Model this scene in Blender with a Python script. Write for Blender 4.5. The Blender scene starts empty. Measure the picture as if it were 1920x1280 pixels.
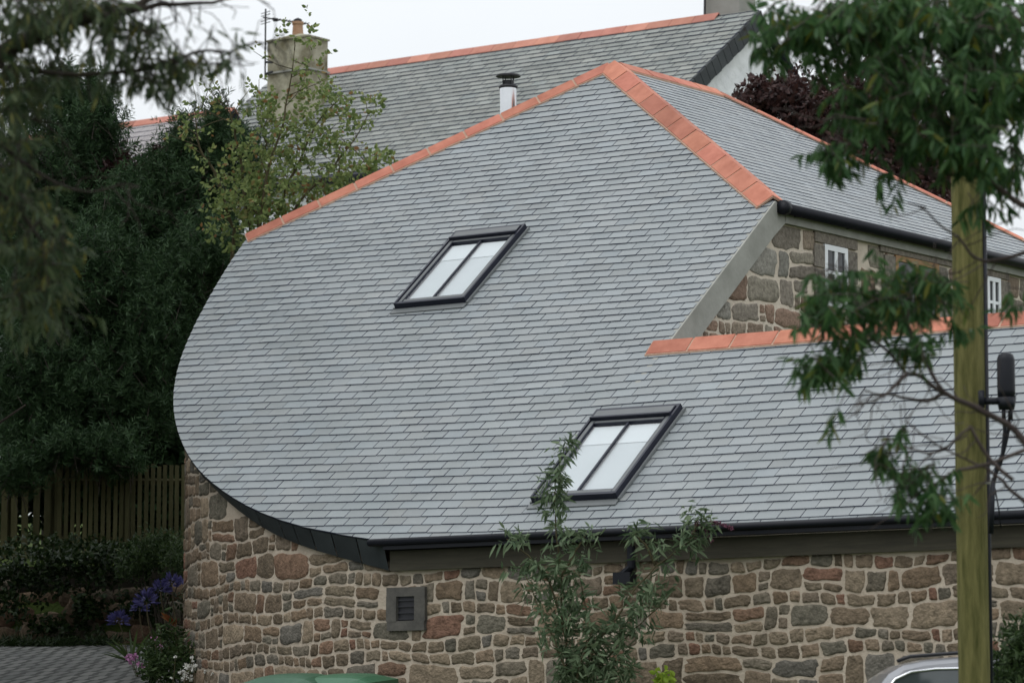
import bpy, math, random
import numpy as np
from mathutils import Vector
random.seed(7); rng = np.random.default_rng(11)
R = math.radians
scn = bpy.context.scene
col = scn.collection

# ------------------------------------------------------------------ camera
FPX = 6790.0; PITCH = math.atan(780/FPX); CAM = np.array([0, 0, 1.6])
cd = bpy.data.cameras.new('camera'); co = bpy.data.objects.new('camera', cd); col.objects.link(co)
co.location = CAM; co.rotation_euler = (R(90)+PITCH, 0, 0)
cd.sensor_width = 36; cd.lens = 36*FPX/1920; cd.clip_start = 0.5; cd.clip_end = 2000
cd.dof.use_dof = True; cd.dof.focus_distance = 32.5; cd.dof.aperture_fstop = 4.6
scn.camera = co
# ------------------------------------------------------------------ world: overcast sky
w = bpy.data.worlds.new('World'); scn.world = w; w.use_nodes = True
nt = w.node_tree; nt.nodes.clear()
SUN_EL, SUN_AZ = 62, -130
sky = nt.nodes.new('ShaderNodeTexSky'); sky.sky_type = 'NISHITA'; sky.sun_disc = False
sky.sun_elevation = R(SUN_EL); sky.sun_rotation = R(SUN_AZ)
tc = nt.nodes.new('ShaderNodeTexCoord'); sx = nt.nodes.new('ShaderNodeSeparateXYZ')
nt.links.new(tc.outputs['Generated'], sx.inputs[0])
mr = nt.nodes.new('ShaderNodeMapRange'); mr.inputs['From Min'].default_value = 0.0; mr.inputs['From Max'].default_value = 1
mr.inputs['To Min'].default_value = 7.9; mr.inputs['To Max'].default_value = 19
nt.links.new(sx.outputs['Z'], mr.inputs['Value'])
nz = nt.nodes.new('ShaderNodeTexNoise'); nz.inputs['Scale'].default_value = 8; nz.inputs['Detail'].default_value = 5
nt.links.new(tc.outputs['Generated'], nz.inputs['Vector'])
mn = nt.nodes.new('ShaderNodeMapRange'); mn.inputs['To Min'].default_value = 0.93; mn.inputs['To Max'].default_value = 1.07
nt.links.new(nz.outputs['Fac'], mn.inputs['Value'])
mm = nt.nodes.new('ShaderNodeMath'); mm.operation = 'MULTIPLY'
nt.links.new(mr.outputs[0], mm.inputs[0]); nt.links.new(mn.outputs[0], mm.inputs[1])
vm = nt.nodes.new('ShaderNodeVectorMath'); vm.operation = 'SCALE'; vm.inputs[0].default_value = (0.955, 0.99, 1.02)
nt.links.new(mm.outputs[0], vm.inputs['Scale'])
mx = nt.nodes.new('ShaderNodeMix'); mx.data_type = 'RGBA'; mx.inputs[0].default_value = 0.93
nt.links.new(sky.outputs[0], mx.inputs[6]); nt.links.new(vm.outputs[0], mx.inputs[7])
bg = nt.nodes.new('ShaderNodeBackground'); bg.inputs[1].default_value = 0.1
wo = nt.nodes.new('ShaderNodeOutputWorld')
nt.links.new(mx.outputs[2], bg.inputs[0]); nt.links.new(bg.outputs[0], wo.inputs[0])
# ------------------------------------------------------------------ sun
sd_ = bpy.data.lights.new('sun', 'SUN'); sd_.energy = 0.6; sd_.angle = R(25); sd_.color = (1, .97, .93)
so = bpy.data.objects.new('sun', sd_); col.objects.link(so)
so.rotation_euler = (R(90-SUN_EL), 0, R(180-SUN_AZ))
scn.view_settings.view_transform = 'Standard'; scn.view_settings.look = 'None'
scn.view_settings.exposure = 0.0; scn.view_settings.gamma = 1

# ------------------------------------------------------------------ frame of reference
def A(*v): return np.array(v, float)
fw = A(0, math.cos(PITCH), math.sin(PITCH)); up = A(0, -math.sin(PITCH), math.cos(PITCH)); ri = A(1, 0, 0)
def ray(x, y): return fw+(ri*(x-960)-up*(y-640))/FPX
def W(x, y, D): return CAM+ray(x, y)*D
def hit(x, y, P, n):
    r = ray(x, y); return CAM+r*(np.dot(P-CAM, n)/np.dot(r, n))
def unit(v): v = np.asarray(v, float); return v/np.linalg.norm(v)
ZZ = A(0, 0, 1)
aa = R(36); th = R(39.6)
DW = A(math.cos(aa), -math.sin(aa), 0)          # along the eaves
IT = A(math.sin(aa), math.cos(aa), 0)           # into the building
UF = IT*math.cos(th)+ZZ*math.sin(th)            # up the front slope
NF = np.cross(DW, UF)
P0 = CAM+ray(860, 510)*33
def F(s, t, h=0): return P0+DW*s+UF*t+NF*h
def toF(x, y):
    q = hit(x, y, P0, NF)-P0; return float(q@DW), float(q@UF)

# ------------------------------------------------------------------ helpers
class MB:
    def __init__(s): s.v = []; s.f = []; s.m = []; s.c = []
    def add(s, vs, fs, m=0, c=(1, 1, 1)):
        b = len(s.v); s.v += [tuple(map(float, p)) for p in vs]; s.c += [c]*len(vs)
        for f in fs: s.f.append([b+i for i in f]); s.m.append(m)
    def quad(s, a, b, c_, d, m=0, c=(1, 1, 1)): s.add([a, b, c_, d], [(0, 1, 2, 3)], m, c)
    def box(s, o, x, y, z, m=0, c=(1, 1, 1)):      # o corner, three edge vectors
        o = np.asarray(o); P = [o, o+x, o+x+y, o+y, o+z, o+x+z, o+x+y+z, o+y+z]
        fs = [(0, 3, 2, 1), (4, 5, 6, 7), (0, 1, 5, 4), (1, 2, 6, 5), (2, 3, 7, 6), (3, 0, 4, 7)]
        if np.dot(np.cross(x, y), z) < 0: fs = [f[::-1] for f in fs]
        s.add(P, fs, m, c)
    def prism(s, ring, ext, m=0, c=(1, 1, 1)):     # polygon ring extruded by ext
        n = len(ring); ring = [np.asarray(p) for p in ring]
        s.add(ring+[p+ext for p in ring], [tuple(range(n))[::-1], tuple(range(n, 2*n))]+[(i, (i+1) % n, n+(i+1) % n, n+i) for i in range(n)], m, c)
    def tube(s, pts, rad, n=8, m=0, c=(1, 1, 1), cap=True):
        pts = [np.asarray(p, float) for p in pts]
        if not hasattr(rad, '__len__'): rad = [rad]*len(pts)
        ref = None; vs = []
        for i, p in enumerate(pts):
            t = unit(pts[min(i+1, len(pts)-1)]-pts[max(i-1, 0)]+1e-9)
            if ref is None: ref = unit(np.cross(t, A(.31, .22, .93) if abs(t[2]) < .9 else A(1, .1, 0)))
            a = unit(np.cross(t, np.cross(ref, t))); b = np.cross(t, a); ref = a
            for k in range(n):
                q = 2*math.pi*k/n; vs.append(p+(a*math.cos(q)+b*math.sin(q))*rad[i])
        fs = [(i*n+k, i*n+(k+1) % n, (i+1)*n+(k+1) % n, (i+1)*n+k) for i in range(len(pts)-1) for k in range(n)]
        if cap: fs += [tuple(range(n))[::-1], tuple(range(len(vs)-n, len(vs)))]
        s.add(vs, fs, m, c)
    def build(s, name, mats, parent=None, smooth=False):
        me = bpy.data.meshes.new(name); me.from_pydata(s.v, [], s.f)
        if not isinstance(mats, (list, tuple)): mats = [mats]
        for m in mats: me.materials.append(m)
        me.polygons.foreach_set('material_index', s.m)
        ca = me.color_attributes.new('Col', 'FLOAT_COLOR', 'POINT')
        ca.data.foreach_set('color', np.array([[*c, 1] for c in s.c], dtype=np.float32).ravel())
        if smooth: me.polygons.foreach_set('use_smooth', [True]*len(s.f))
        me.update()
        o = bpy.data.objects.new(name, me); col.objects.link(o)
        if parent is not None: o.parent = parent; o.matrix_parent_inverse = inv(parent)
        return o
def inv(p):
    m = p.matrix_basis.copy(); q = p.parent
    while q: m = q.matrix_basis @ m if False else m; q = None
    return WM[p.name].inverted() if p.name in WM else m.inverted()
WM = {}
def tag(o, label=None, cat=None, group=None, kind=None):
    if label: o['label'] = label
    if cat: o['category'] = cat
    if group: o['group'] = group
    if kind: o['kind'] = kind
    return o
def empty(name, loc, label=None, cat=None, group=None, parent=None):
    o = bpy.data.objects.new(name, None); col.objects.link(o)
    o.empty_display_size = .3
    from mathutils import Matrix
    M = Matrix.Translation(Vector(map(float, loc))); WM[o.name] = M
    if parent is not None: o.parent = parent; o.matrix_parent_inverse = WM[parent.name].inverted()
    o.location = M.translation
    return tag(o, label, cat, group)

# ------------------------------------------------------------------ materials
def mat(name, c1, c2=None, scale=8, rough=.8, bump=0, spec=.3, metal=0, attr=False, detail=6, bscale=None, coat=0, stretch=None):
    m = bpy.data.materials.new(name); m.use_nodes = True; N = m.node_tree.nodes; L = m.node_tree.links
    b = N['Principled BSDF']; b.inputs['Roughness'].default_value = rough; b.inputs['Metallic'].default_value = metal
    b.inputs['Specular IOR Level'].default_value = spec; b.inputs['Coat Weight'].default_value = coat
    t = N.new('ShaderNodeTexCoord'); vec = t.outputs['Object']
    if stretch:
        mp = N.new('ShaderNodeMapping'); mp.inputs['Scale'].default_value = stretch; L.new(vec, mp.inputs[0]); vec = mp.outputs[0]
    n = N.new('ShaderNodeTexNoise'); n.inputs['Scale'].default_value = scale; n.inputs['Detail'].default_value = detail; n.inputs['Roughness'].default_value = .65
    L.new(vec, n.inputs['Vector'])
    r = N.new('ShaderNodeValToRGB'); r.color_ramp.elements[0].position = .32; r.color_ramp.elements[1].position = .68
    r.color_ramp.elements[0].color = (*c1, 1); r.color_ramp.elements[1].color = (*(c2 or c1), 1)
    L.new(n.outputs['Fac'], r.inputs['Fac']); out = r.outputs[0]
    if attr:
        at = N.new('ShaderNodeAttribute'); at.attribute_name = 'Col'
        x = N.new('ShaderNodeMix'); x.data_type = 'RGBA'; x.blend_type = 'MULTIPLY'; x.inputs[0].default_value = 1
        L.new(out, x.inputs[6]); L.new(at.outputs['Color'], x.inputs[7]); out = x.outputs[2]
    L.new(out, b.inputs['Base Color'])
    if bump:
        n2 = N.new('ShaderNodeTexNoise'); n2.inputs['Scale'].default_value = bscale or scale*4; n2.inputs['Detail'].default_value = 5
        L.new(vec, n2.inputs['Vector'])
        bp = N.new('ShaderNodeBump'); bp.inputs['Strength'].default_value = 1; bp.inputs['Distance'].default_value = bump
        L.new(n2.outputs['Fac'], bp.inputs['Height']); L.new(bp.outputs[0], b.inputs['Normal'])
    return m
def leafmat(name, c1, c2, trans=.3, rough=.5, third=None):
    m = bpy.data.materials.new(name); m.use_nodes = True; N = m.node_tree.nodes; L = m.node_tree.links
    b = N['Principled BSDF']; b.inputs['Roughness'].default_value = rough; b.inputs['Specular IOR Level'].default_value = .18
    at = N.new('ShaderNodeAttribute'); at.attribute_name = 'rnd'
    r = N.new('ShaderNodeValToRGB'); r.color_ramp.elements[0].color = (*c1, 1); r.color_ramp.elements[1].color = (*c2, 1)
    if third:
        r.color_ramp.elements[1].position = .9
        e = r.color_ramp.elements.new(.97); e.color = (*third, 1)
    L.new(at.outputs['Fac'], r.inputs['Fac']); L.new(r.outputs[0], b.inputs['Base Color'])
    tr = N.new('ShaderNodeBsdfTranslucent'); L.new(r.outputs[0], tr.inputs[0])
    mxs = N.new('ShaderNodeMixShader'); mxs.inputs[0].default_value = trans
    L.new(b.outputs[0], mxs.inputs[1]); L.new(tr.outputs[0], mxs.inputs[2])
    L.new(mxs.outputs[0], N['Material Output'].inputs[0])
    return m
M = {}
M['slate'] = mat('slate', (.180, .200, .205), (.222, .240, .246), 1.3, .48, .0008, .45, attr=True, bscale=60)
M['slate_edge_shade'] = mat('slate_edge_shade', (.036, .042, .085), (.05, .056, .10), 6, .8)  # dark navy edges: shadow lines of the courses put into the colour
M['underlay'] = mat('slate_underlay', (.012, .014, .022), None, 6, .9)
M['slate_old'] = mat('slate_old', (.15, .162, .150), (.21, .218, .20), 2.2, .6, .001, .35, attr=True, bscale=40)
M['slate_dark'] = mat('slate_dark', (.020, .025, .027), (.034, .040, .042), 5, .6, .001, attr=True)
M['terra'] = mat('terracotta', (.36, .125, .080), (.50, .195, .130), 5, .75, .001, .25, attr=True)
M['terra_far'] = mat('terracotta_far', (.36, .145, .105), (.45, .20, .15), 4, .8, .001, .25, attr=True)
M['tile_mortar'] = mat('tile_mortar', (.36, .21, .15), (.46, .32, .24), 20, .9, .003)
M['mortar'] = mat('lime_mortar', (.40, .335, .265), (.52, .445, .36), 5, .95, .008, .1, bscale=45)
M['stone'] = mat('rubble_stone', (.66, .64, .60), (1.5, 1.43, 1.34), 18, .95, .018, .1, attr=True, bscale=40, detail=12)
M['granite'] = mat('granite', (.55, .53, .50), (1.2, 1.17, 1.12), 30, .85, .006, .2, attr=True, bscale=60)
M['gable_mortar'] = mat('gable_mortar', (.50, .43, .35), (.62, .55, .46), 5, .95, .008, .1, bscale=45)
M['cement'] = mat('cement_render', (.25, .25, .225), (.34, .34, .31), 4, .9, .003, .15)
M['old_render'] = mat('old_render', (.13, .115, .07), (.42, .40, .31), 3.5, .95, .01, .1)
M['grey_render'] = mat('grey_render', (.27, .265, .24), (.35, .345, .32), 2, .95, .004, .1)
M['white_render'] = mat('white_render', (.70, .71, .73), (.84, .85, .86), 2.2, .85, .05, .2, bscale=4)
M['pink_render'] = mat('pale_roof', (.24, .22, .22), (.32, .30, .30), 3, .9, .003)
M['black_plastic'] = mat('black_plastic', (.005, .006, .010), (.008, .009, .014), 6, .5, 0, .25)
M['fascia'] = mat('fascia_board', (.034, .031, .022), (.058, .052, .036), 3, .8, .001, stretch=(1, 1, 12))
M['frame'] = mat('skylight_frame', (.010, .012, .024), (.016, .018, .030), 5, .45, 0, .3)
M['frame_lit_top'] = mat('skylight_frame_lit_top', (.095, .102, .105), (.12, .127, .13), 5, .5, 0, .4)  # frame colour lightened, sky reflection painted on the bar tops
M['blind'] = mat('white_blind', (.50, .53, .55), (.53, .56, .58), 3, .8, 0, .2)
M['blind2'] = mat('white_blind_fold', (.60, .63, .65), (.62, .65, .67), 3, .8, 0, .2)
M['white_paint'] = mat('white_paint', (.72, .74, .76), (.78, .80, .82), 6, .4)
M['orange_wood'] = mat('varnished_wood', (.24, .125, .045), (.34, .19, .075), 5, .5, .001, stretch=(1, 1, 8))
M['steel'] = mat('stainless_steel', (.62, .63, .64), (.7, .71, .72), 2, .16, 0, .5, metal=1)
M['black_metal'] = mat('black_metal', (.012, .012, .016), (.02, .02, .024), 6, .5, 0, .4)
M['pole'] = mat('algae_wood', (.058, .060, .018), (.170, .155, .060), 9, .85, .008, .15, stretch=(3, 3, .35))
M['fence'] = mat('mossy_fence_wood', (.055, .054, .026), (.085, .080, .042), 6, .9, .003, .1, stretch=(2, 2, .5), attr=True)
M['bark'] = mat('dark_bark', (.020, .016, .013), (.045, .036, .028), 10, .9, .004)
M['bark_grey'] = mat('grey_bark', (.05, .036, .035), (.09, .07, .062), 10, .9, .003)
M['twig'] = mat('olive_twig', (.06, .05, .025), (.10, .085, .045), 10, .9)
M['green_plastic'] = mat('green_plastic', (.014, .062, .030), (.022, .085, .040), 4, .45, .001, .4)
M['glassdark'] = mat('dark_window_glass', (.012, .014, .016), (.02, .022, .024), 3, .08, 0, .5)
M['pot'] = mat('clay_pot', (.30, .17, .10), (.40, .26, .17), 6, .9, .004)
def glass(name, refl=.14):
    m = bpy.data.materials.new(name); m.use_nodes = True; N = m.node_tree.nodes; L = m.node_tree.links
    N.remove(N['Principled BSDF'])
    t = N.new('ShaderNodeBsdfTransparent'); t.inputs[0].default_value = (.93, .95, .95, 1)
    g = N.new('ShaderNodeBsdfGlossy'); g.inputs['Roughness'].default_value = .03
    x = N.new('ShaderNodeMixShader'); x.inputs[0].default_value = refl
    L.new(t.outputs[0], x.inputs[1]); L.new(g.outputs[0], x.inputs[2]); L.new(x.outputs[0], N['Material Output'].inputs[0])
    return m
M['pane'] = glass('rooflight_glass')

# ------------------------------------------------------------------ slates
def clip_poly(poly, hp):
    for (px, py, nx, ny) in hp:
        out = []; n = len(poly)
        for i in range(n):
            a, b = poly[i], poly[(i+1) % n]
            da = (a[0]-px)*nx+(a[1]-py)*ny; db = (b[0]-px)*nx+(b[1]-py)*ny
            if da >= 0: out.append(a)
            if (da >= 0) != (db >= 0):
                k = da/(da-db); out.append((a[0]+(b[0]-a[0])*k, a[1]+(b[1]-a[1])*k))
        poly = out
        if len(poly) < 3: return []
    return poly
def hp_poly(pts):      # half planes of a convex counter-clockwise polygon
    r = []
    for i in range(len(pts)):
        a, b = pts[i], pts[(i+1) % len(pts)]; r.append((a[0], a[1], -(b[1]-a[1]), b[0]-a[0]))
    return r
def slates(name, fr, trange, srange, gauge, width, hpf, mats, parent, lift=.0085, gap=.0070, bend=None, var=.05):
    mb = MB(); k = 0; t = trange[0]
    while t < trange[1]:
        k += 1
        off = (k % 2)*width/2+random.uniform(-.012, .012)
        s = srange[0]-width+off
        while s < srange[1]:
            wd = width*random.choice((1, 1, 1, 1, .97, 1.03))
            s0, s1 = s+gap*random.uniform(.6, 1.3), s+wd
            s += wd
            b0 = bend(s0, t) if bend else 0; b1 = bend(s1, t) if bend else 0
            g0 = gauge+(bend(s0, t+gauge)-b0 if bend else 0); g1 = gauge+(bend(s1, t+gauge)-b1 if bend else 0)
            j = random.uniform(-.002, .002)
            poly = [(s0, t+b0+j), (s1, t+b1+j+random.uniform(-.0015, .0015)), (s1, t+b1+g1+.004), (s0, t+b0+g0+.004)]
            poly = clip_poly(poly, hpf((s0+s1)/2, t+(b0+b1)/2+gauge/2))
            if len(poly) < 3: continue
            lf = lift*random.uniform(.8, 1.25); tb = t+(b0+b1)/2
            def hh(p): return .0015+lf*max(0, min(1, 1-(p[1]-tb)/(gauge)))
            c = 1+random.gauss(0, var); c = max(.72, min(1.28, c)); w_ = random.gauss(0, .010)
            cc = (c*(1-w_), c, c*(1+w_))
            n = len(poly); top = [fr(p[0], p[1], hh(p)) for p in poly]; bot = [fr(p[0], p[1], -.002) for p in poly]
            bb = len(mb.v); mb.v += [tuple(map(float, p)) for p in top+bot]; mb.c += [cc]*(2*n)
            mb.f.append([bb+i for i in range(n)]); mb.m.append(0)
            for i in range(n): mb.f.append([bb+i, bb+n+i, bb+n+(i+1) % n, bb+(i+1) % n]); mb.m.append(1)
        t += gauge
    return mb.build(name, mats, parent)
def tiles(name, P, Q, dA, dB, nA, nB, L, wid, mats, parent, rise=.045, th_=.016, mort=True, wa=None, wb=None):
    """angular ridge or hip tiles from P to Q; dA, dB run down each slope"""
    wa = wa or wid; wb = wb or wid
    mb = MB(); D = unit(Q-P); tot = np.linalg.norm(Q-P); n = max(1, round(tot/L)); L = tot/n; un = unit(nA+nB)
    if mort:
        sec = [dA*(wa+.012)+nA*.018, un*(rise*.84), dB*(wb+.012)+nB*.018]
        low = [p-un*.02 for p in sec]
        ring0 = [P+p for p in sec+low[::-1]]; mb.prism(ring0, D*tot, 1)
    for i in range(n):
        g = .011 if mort else .004
        a = P+D*(i*L+g); e = D*(L-2*g)
        j = random.uniform(-.002, .002); un2 = un*(rise+j)
        sec = [dA*wa+nA*(.024+j), un2, dB*wb+nB*(.024+j)]
        tn = [p-un*th_ for p in sec]
        c = 1+random.gauss(0, .10); ring = [a+p for p in sec+tn[::-1]]
        mb.prism(ring, e, 0, (c, c*random.uniform(.95, 1.05), c))
    return mb.build(name, mats, parent)

# ------------------------------------------------------------------ rubble stonework
STONE_COLS = [(.155, .118, .086), (.175, .138, .104), (.14, .12, .092), (.115, .108, .09), (.16, .108, .08), (.14, .125, .102), (.165, .132, .10),
              (.18, .15, .115), (.115, .11, .10), (.125, .115, .098), (.15, .125, .10), (.14, .115, .088), (.165, .10, .076), (.13, .106, .08), (.20, .165, .125)]
def pack(u0, u1, v0, v1, cell, sizes):
    nu = int((u1-u0)/cell); nv = int((v1-v0)/cell); g = np.zeros((nv+1, nu+1), bool); out = []
    for j in range(nv):
        for i in range(nu):
            if g[j, i]: continue
            ww, hh = random.choice(sizes)
            a = 0
            while a < ww and i+a < nu and not g[j, i+a]: a += 1
            rest = 0
            while i+a+rest < nu and rest < 2 and not g[j, i+a+rest]: rest += 1
            if rest < 2: a += rest
            h = min(hh, nv-j, a+1)
            g[j:j+h, i:i+a] = True
            out.append((u0+i*cell, v0+j*cell, u0+(i+a)*cell, v0+(j+h)*cell))
    return out
def courses(u0, u1, v0, v1, hs):
    out = []; v = v0
    while v < v1:
        h = random.choice(hs); u = u0+random.uniform(-.2, 0)
        while u < u1:
            q = random.random(); w_ = min(.52, max(.09, h*random.choice((.7, .9, 1.1, 1.4, 1.7, 2.0, 2.5))))
            if q < .20 and h > .12:
                k = random.uniform(.38, .62)*h; out.append((u, v, u+w_, v+k)); out.append((u, v+k, u+w_, v+h))
            elif q < .34 and h > .12:
                k = random.uniform(.4, .6)*h; m_ = w_*random.uniform(.35, .65)
                out += [(u, v, u+m_, v+k), (u+m_, v, u+w_, v+k), (u, v+k, u+w_, v+h)]
            elif q < .44 and h > .12:
                k = random.uniform(.4, .6)*h; w2 = random.uniform(.07, .13); out += [(u, v, u+w_, v+h), (u+w_, v, u+w_+w2, v+k), (u+w_, v+k, u+w_+w2, v+h)]; w_ += w2
            else: out.append((u, v, u+w_, v+h))
            u += w_
        v += h
    return out
def stonework(rects, fmap, inside, mb, joint=.0135, bulge=.011, cols=STONE_COLS, noise=.12, skip=None, hp=None):
    for (a, b, c, d) in rects:
        cx, cy = (a+c)/2, (b+d)/2
        if not inside(cx, cy): continue
        if skip and skip(a, b, c, d): continue
        hw, hh = (c-a)/2-joint*random.uniform(.7, 1.2)/1.6, (d-b)/2-joint*random.uniform(.7, 1.2)/1.6
        if hw < .015 or hh < .012: continue
        n = 26; pw = random.uniform(6, 14); ph = [random.uniform(0, 6.28) for _ in range(4)]; am = [random.uniform(0, noise)/(k+1) for k in range(4)]
        sk = random.uniform(-.12, .12); outl = []
        for k in range(n):
            q = 2*math.pi*k/n+.1
            r = 1/((abs(math.cos(q))**pw+abs(math.sin(q))**pw)**(1/pw))
            r *= 1-.02+sum(am[m_]*math.sin((m_+2)*q+ph[m_])*.5 for m_ in range(4))+random.uniform(-.05, .05)
            r = min(r, 1.46)
            x, y = r*math.cos(q)*hw, r*math.sin(q)*hh
            x = max(-hw*1.05, min(hw*1.05, x+sk*y*.3)); y = max(-hh*1.05, min(hh*1.05, y))
            X, Y = cx+x, cy+y
            outl.append((X+.009*math.sin(Y*17+1.3*math.sin(X*6))+.006*math.sin(X*31+Y*23), Y+.022*math.sin(X*4.1+2*math.sin(Y*5))+.006*math.sin(X*27-Y*19)))
        if hp:
            outl = clip_poly(outl, hp(cx, cy))
            if len(outl) < 3: continue
        n = len(outl); cx = sum(p[0] for p in outl)/n; cy = sum(p[1] for p in outl)/n
        bl = bulge*random.uniform(.5, 1.2); base = random.choice(cols); v = random.uniform(.90, 1.26)
        cc = tuple(x*v for x in base); vs = []
        for (sc, dp) in ((1.0, -.012), (.985, bl*.2), (.93, bl*.75), (.55, bl)):
            for (x, y) in outl:
                jj = random.uniform(-.004, .004) if sc < 1 else 0
                vs.append(fmap(cx+(x-cx)*sc, cy+(y-cy)*sc, dp+jj))
        vs.append(fmap(cx, cy, bl*random.uniform(.8, 1.1)))
        fs = [(r_*n+k, r_*n+(k+1) % n, (r_+1)*n+(k+1) % n, (r_+1)*n+k) for r_ in range(3) for k in range(n)]
        fs += [(3*n+k, 3*n+(k+1) % n, 4*n) for k in range(n)]
        mb.add(vs, fs, 0, cc)

# ------------------------------------------------------------------ ground
def sm(x, a, b):
    t = np.clip((x-a)/(b-a), 0, 1); return t*t*(3-2*t)
def ground_z(x, y):
    x = np.asarray(x, float); y = np.asarray(y, float)
    right = np.interp(y, [-60, 0, 15, 27, 32, 60, 75, 110, 2000], [-1, 0, .15, .95, 1.3, 5.5, 6.6, 7, 7])
    path = np.interp(y, [-60, 0, 15, 24, 33, 39.2, 60, 75, 110, 2000], [-1, 0, .2, 1.4, 2.28, 2.80, 5.2, 6.6, 7, 7])
    k = 1-sm(x, -3.35, -2.75)
    z = right*(1-k)+path*k
    bank = np.interp(y, [39.6, 40.3, 60, 75], [0, .82, .4, 0])*(1-sm(x, -1.5, -.5))
    return z+bank
def sheet(name, xs, ys, m, dz=0):
    X, Y = np.meshgrid(xs, ys); Z = ground_z(X, Y)+dz
    v = np.stack([X.ravel(), Y.ravel(), Z.ravel()], 1); nx = len(xs)
    f = [(j*nx+i, j*nx+i+1, (j+1)*nx+i+1, (j+1)*nx+i) for j in range(len(ys)-1) for i in range(nx-1)]
    me = bpy.data.meshes.new(name); me.from_pydata(v.tolist(), [], f); me.materials.append(m); me.update()
    me.polygons.foreach_set('use_smooth', [True]*len(f))
    o = bpy.data.objects.new(name, me); col.objects.link(o); o['kind'] = 'structure'; return o
M['ground'] = mat('grassy_ground', (.030, .050, .012), (.07, .095, .025), .8, .95, .05, .1, bscale=9)
xs = np.concatenate([[-900, -300, -100, -50, -30], np.arange(-20, 20, .35), [30, 50, 100, 300, 900]])
ys = np.concatenate([[-60, -30, -10], np.arange(0, 75, .35), [90, 110, 160, 300, 600, 1500]])
sheet('ground', xs, ys, M['ground'])
def cobbles():
    m = bpy.data.materials.new('cobble_setts'); m.use_nodes = True; N = m.node_tree.nodes; L = m.node_tree.links
    b = N['Principled BSDF']; b.inputs['Roughness'].default_value = .8
    t = N.new('ShaderNodeTexCoord'); mp = N.new('ShaderNodeMapping'); mp.inputs['Rotation'].default_value = (0, 0, R(4))
    nz_ = N.new('ShaderNodeTexNoise'); nz_.inputs['Scale'].default_value = 3
    ad = N.new('ShaderNodeVectorMath'); ad.operation = 'MULTIPLY_ADD'; ad.inputs[1].default_value = (.09, .09, .09)
    L.new(t.outputs['Object'], nz_.inputs['Vector']); L.new(nz_.outputs['Color'], ad.inputs[0]); L.new(t.outputs['Object'], ad.inputs[2])
    L.new(ad.outputs[0], mp.inputs[0])
    br = N.new('ShaderNodeTexBrick'); br.inputs['Scale'].default_value = 1; br.inputs['Brick Width'].default_value = .14; br.inputs['Row Height'].default_value = .62
    br.inputs['Mortar Size'].default_value = .03; br.inputs['Mortar Smooth'].default_value = .5
    br.inputs['Color1'].default_value = (.065, .067, .062, 1); br.inputs['Color2'].default_value = (.125, .125, .115, 1); br.inputs['Mortar'].default_value = (.012, .014, .010, 1)
    L.new(mp.outputs[0], br.inputs[0]); L.new(br.outputs[0], b.inputs['Base Color'])
    bp = N.new('ShaderNodeBump'); bp.invert = True; bp.inputs['Distance'].default_value = .02; L.new(br.outputs['Fac'], bp.inputs['Height']); L.new(bp.outputs[0], b.inputs['Normal'])
    return m
sheet('path', np.arange(-14, -2.9, .2), np.arange(24, 39.4, .2), cobbles(), .012)

# ------------------------------------------------------------------ main building
hp_edge = [(465, 445), (430, 495), (400, 545), (370, 600), (345, 655), (331, 700), (325, 740), (326, 775), (334, 812), (350, 850), (372, 882), (400, 908), (450, 943), (500, 967), (550, 985), (600, 998), (660, 1007), (720, 1012)]
edge = [toF(*q) for q in hp_edge]
S_V = 3.05; T_WING = -1.55; T_EAVE = -4.18
edge[-1] = (edge[-1][0], T_EAVE)
e_t = np.array([q[1] for q in edge])[::-1]; e_s = np.array([q[0] for q in edge])[::-1]
# smooth
tt = np.linspace(e_t[0], e_t[-1], 80); ss = np.interp(tt, e_t, e_s)
for _ in range(6): ss[1:-1] = (ss[:-2]+2*ss[1:-1]+ss[2:])/4
def sL(t): return float(np.interp(t, tt, ss))
Ls = toF(465, 445); As = toF(1150, 122); Cs = (S_V, toF(1455, 378)[1])
Lp, Ap, Cp = F(*Ls), F(*As), F(*Cs)
house = empty('stone_house', F(3.0, T_EAVE)*A(1, 1, 0)+ZZ*1.4, 'rubble stone house with rounded end and sweeping new grey slate roof with orange hip tiles', 'house')
def hpF(s, t):
    h = [(Ls[0], Ls[1], As[1]-Ls[1], -(As[0]-Ls[0])), (As[0], As[1], -(As[1]-Cs[1]), -(Cs[0]-As[0]))]
    h.append((0, T_EAVE, 0, 1))
    g = .06
    if t < Ls[1]+.2:
        a, b = sL(t-g), sL(t+g); h.append((a, t-g, 2*g, -(b-a)))
    if t > T_WING: h.append((S_V, 0, -1, 0))
    return [(x, y, nx, ny) for x, y, nx, ny in h[:1]]+h[1:] if t > Cs[1]-.15 else h[:1]+h[2:]
def bendF(s, t):
    # courses sag gently to the left and lift where the wing meets the upper slope
    left = .055*np.clip(2.6-s, 0, 8)*np.clip((2.6-t)/2.5, .15, 1)
    k = math.exp(-((t+1.9)/1.1)**2)
    x = s-2.2
    kink = .05*k*(1/(1+math.exp(-x*2.2)))*1.9
    return float(left*.85+kink)
slates('roof_slates', F, (T_EAVE-.60, 3.9), (-3.4, 7.9), .110, .206, hpF, [M['slate'], M['slate_edge_shade']], house, bend=bendF)
# roof body under the slates
mb = MB()
outl = [(sL(t), t) for t in np.linspace(T_EAVE, Ls[1], 60)]
ringF = [(7.9, T_EAVE), (7.9, T_WING), (S_V, T_WING), Cs, As]+outl[::-1]
topv = [F(s, t, -.004) for s, t in ringF]; n = len(topv)
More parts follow.
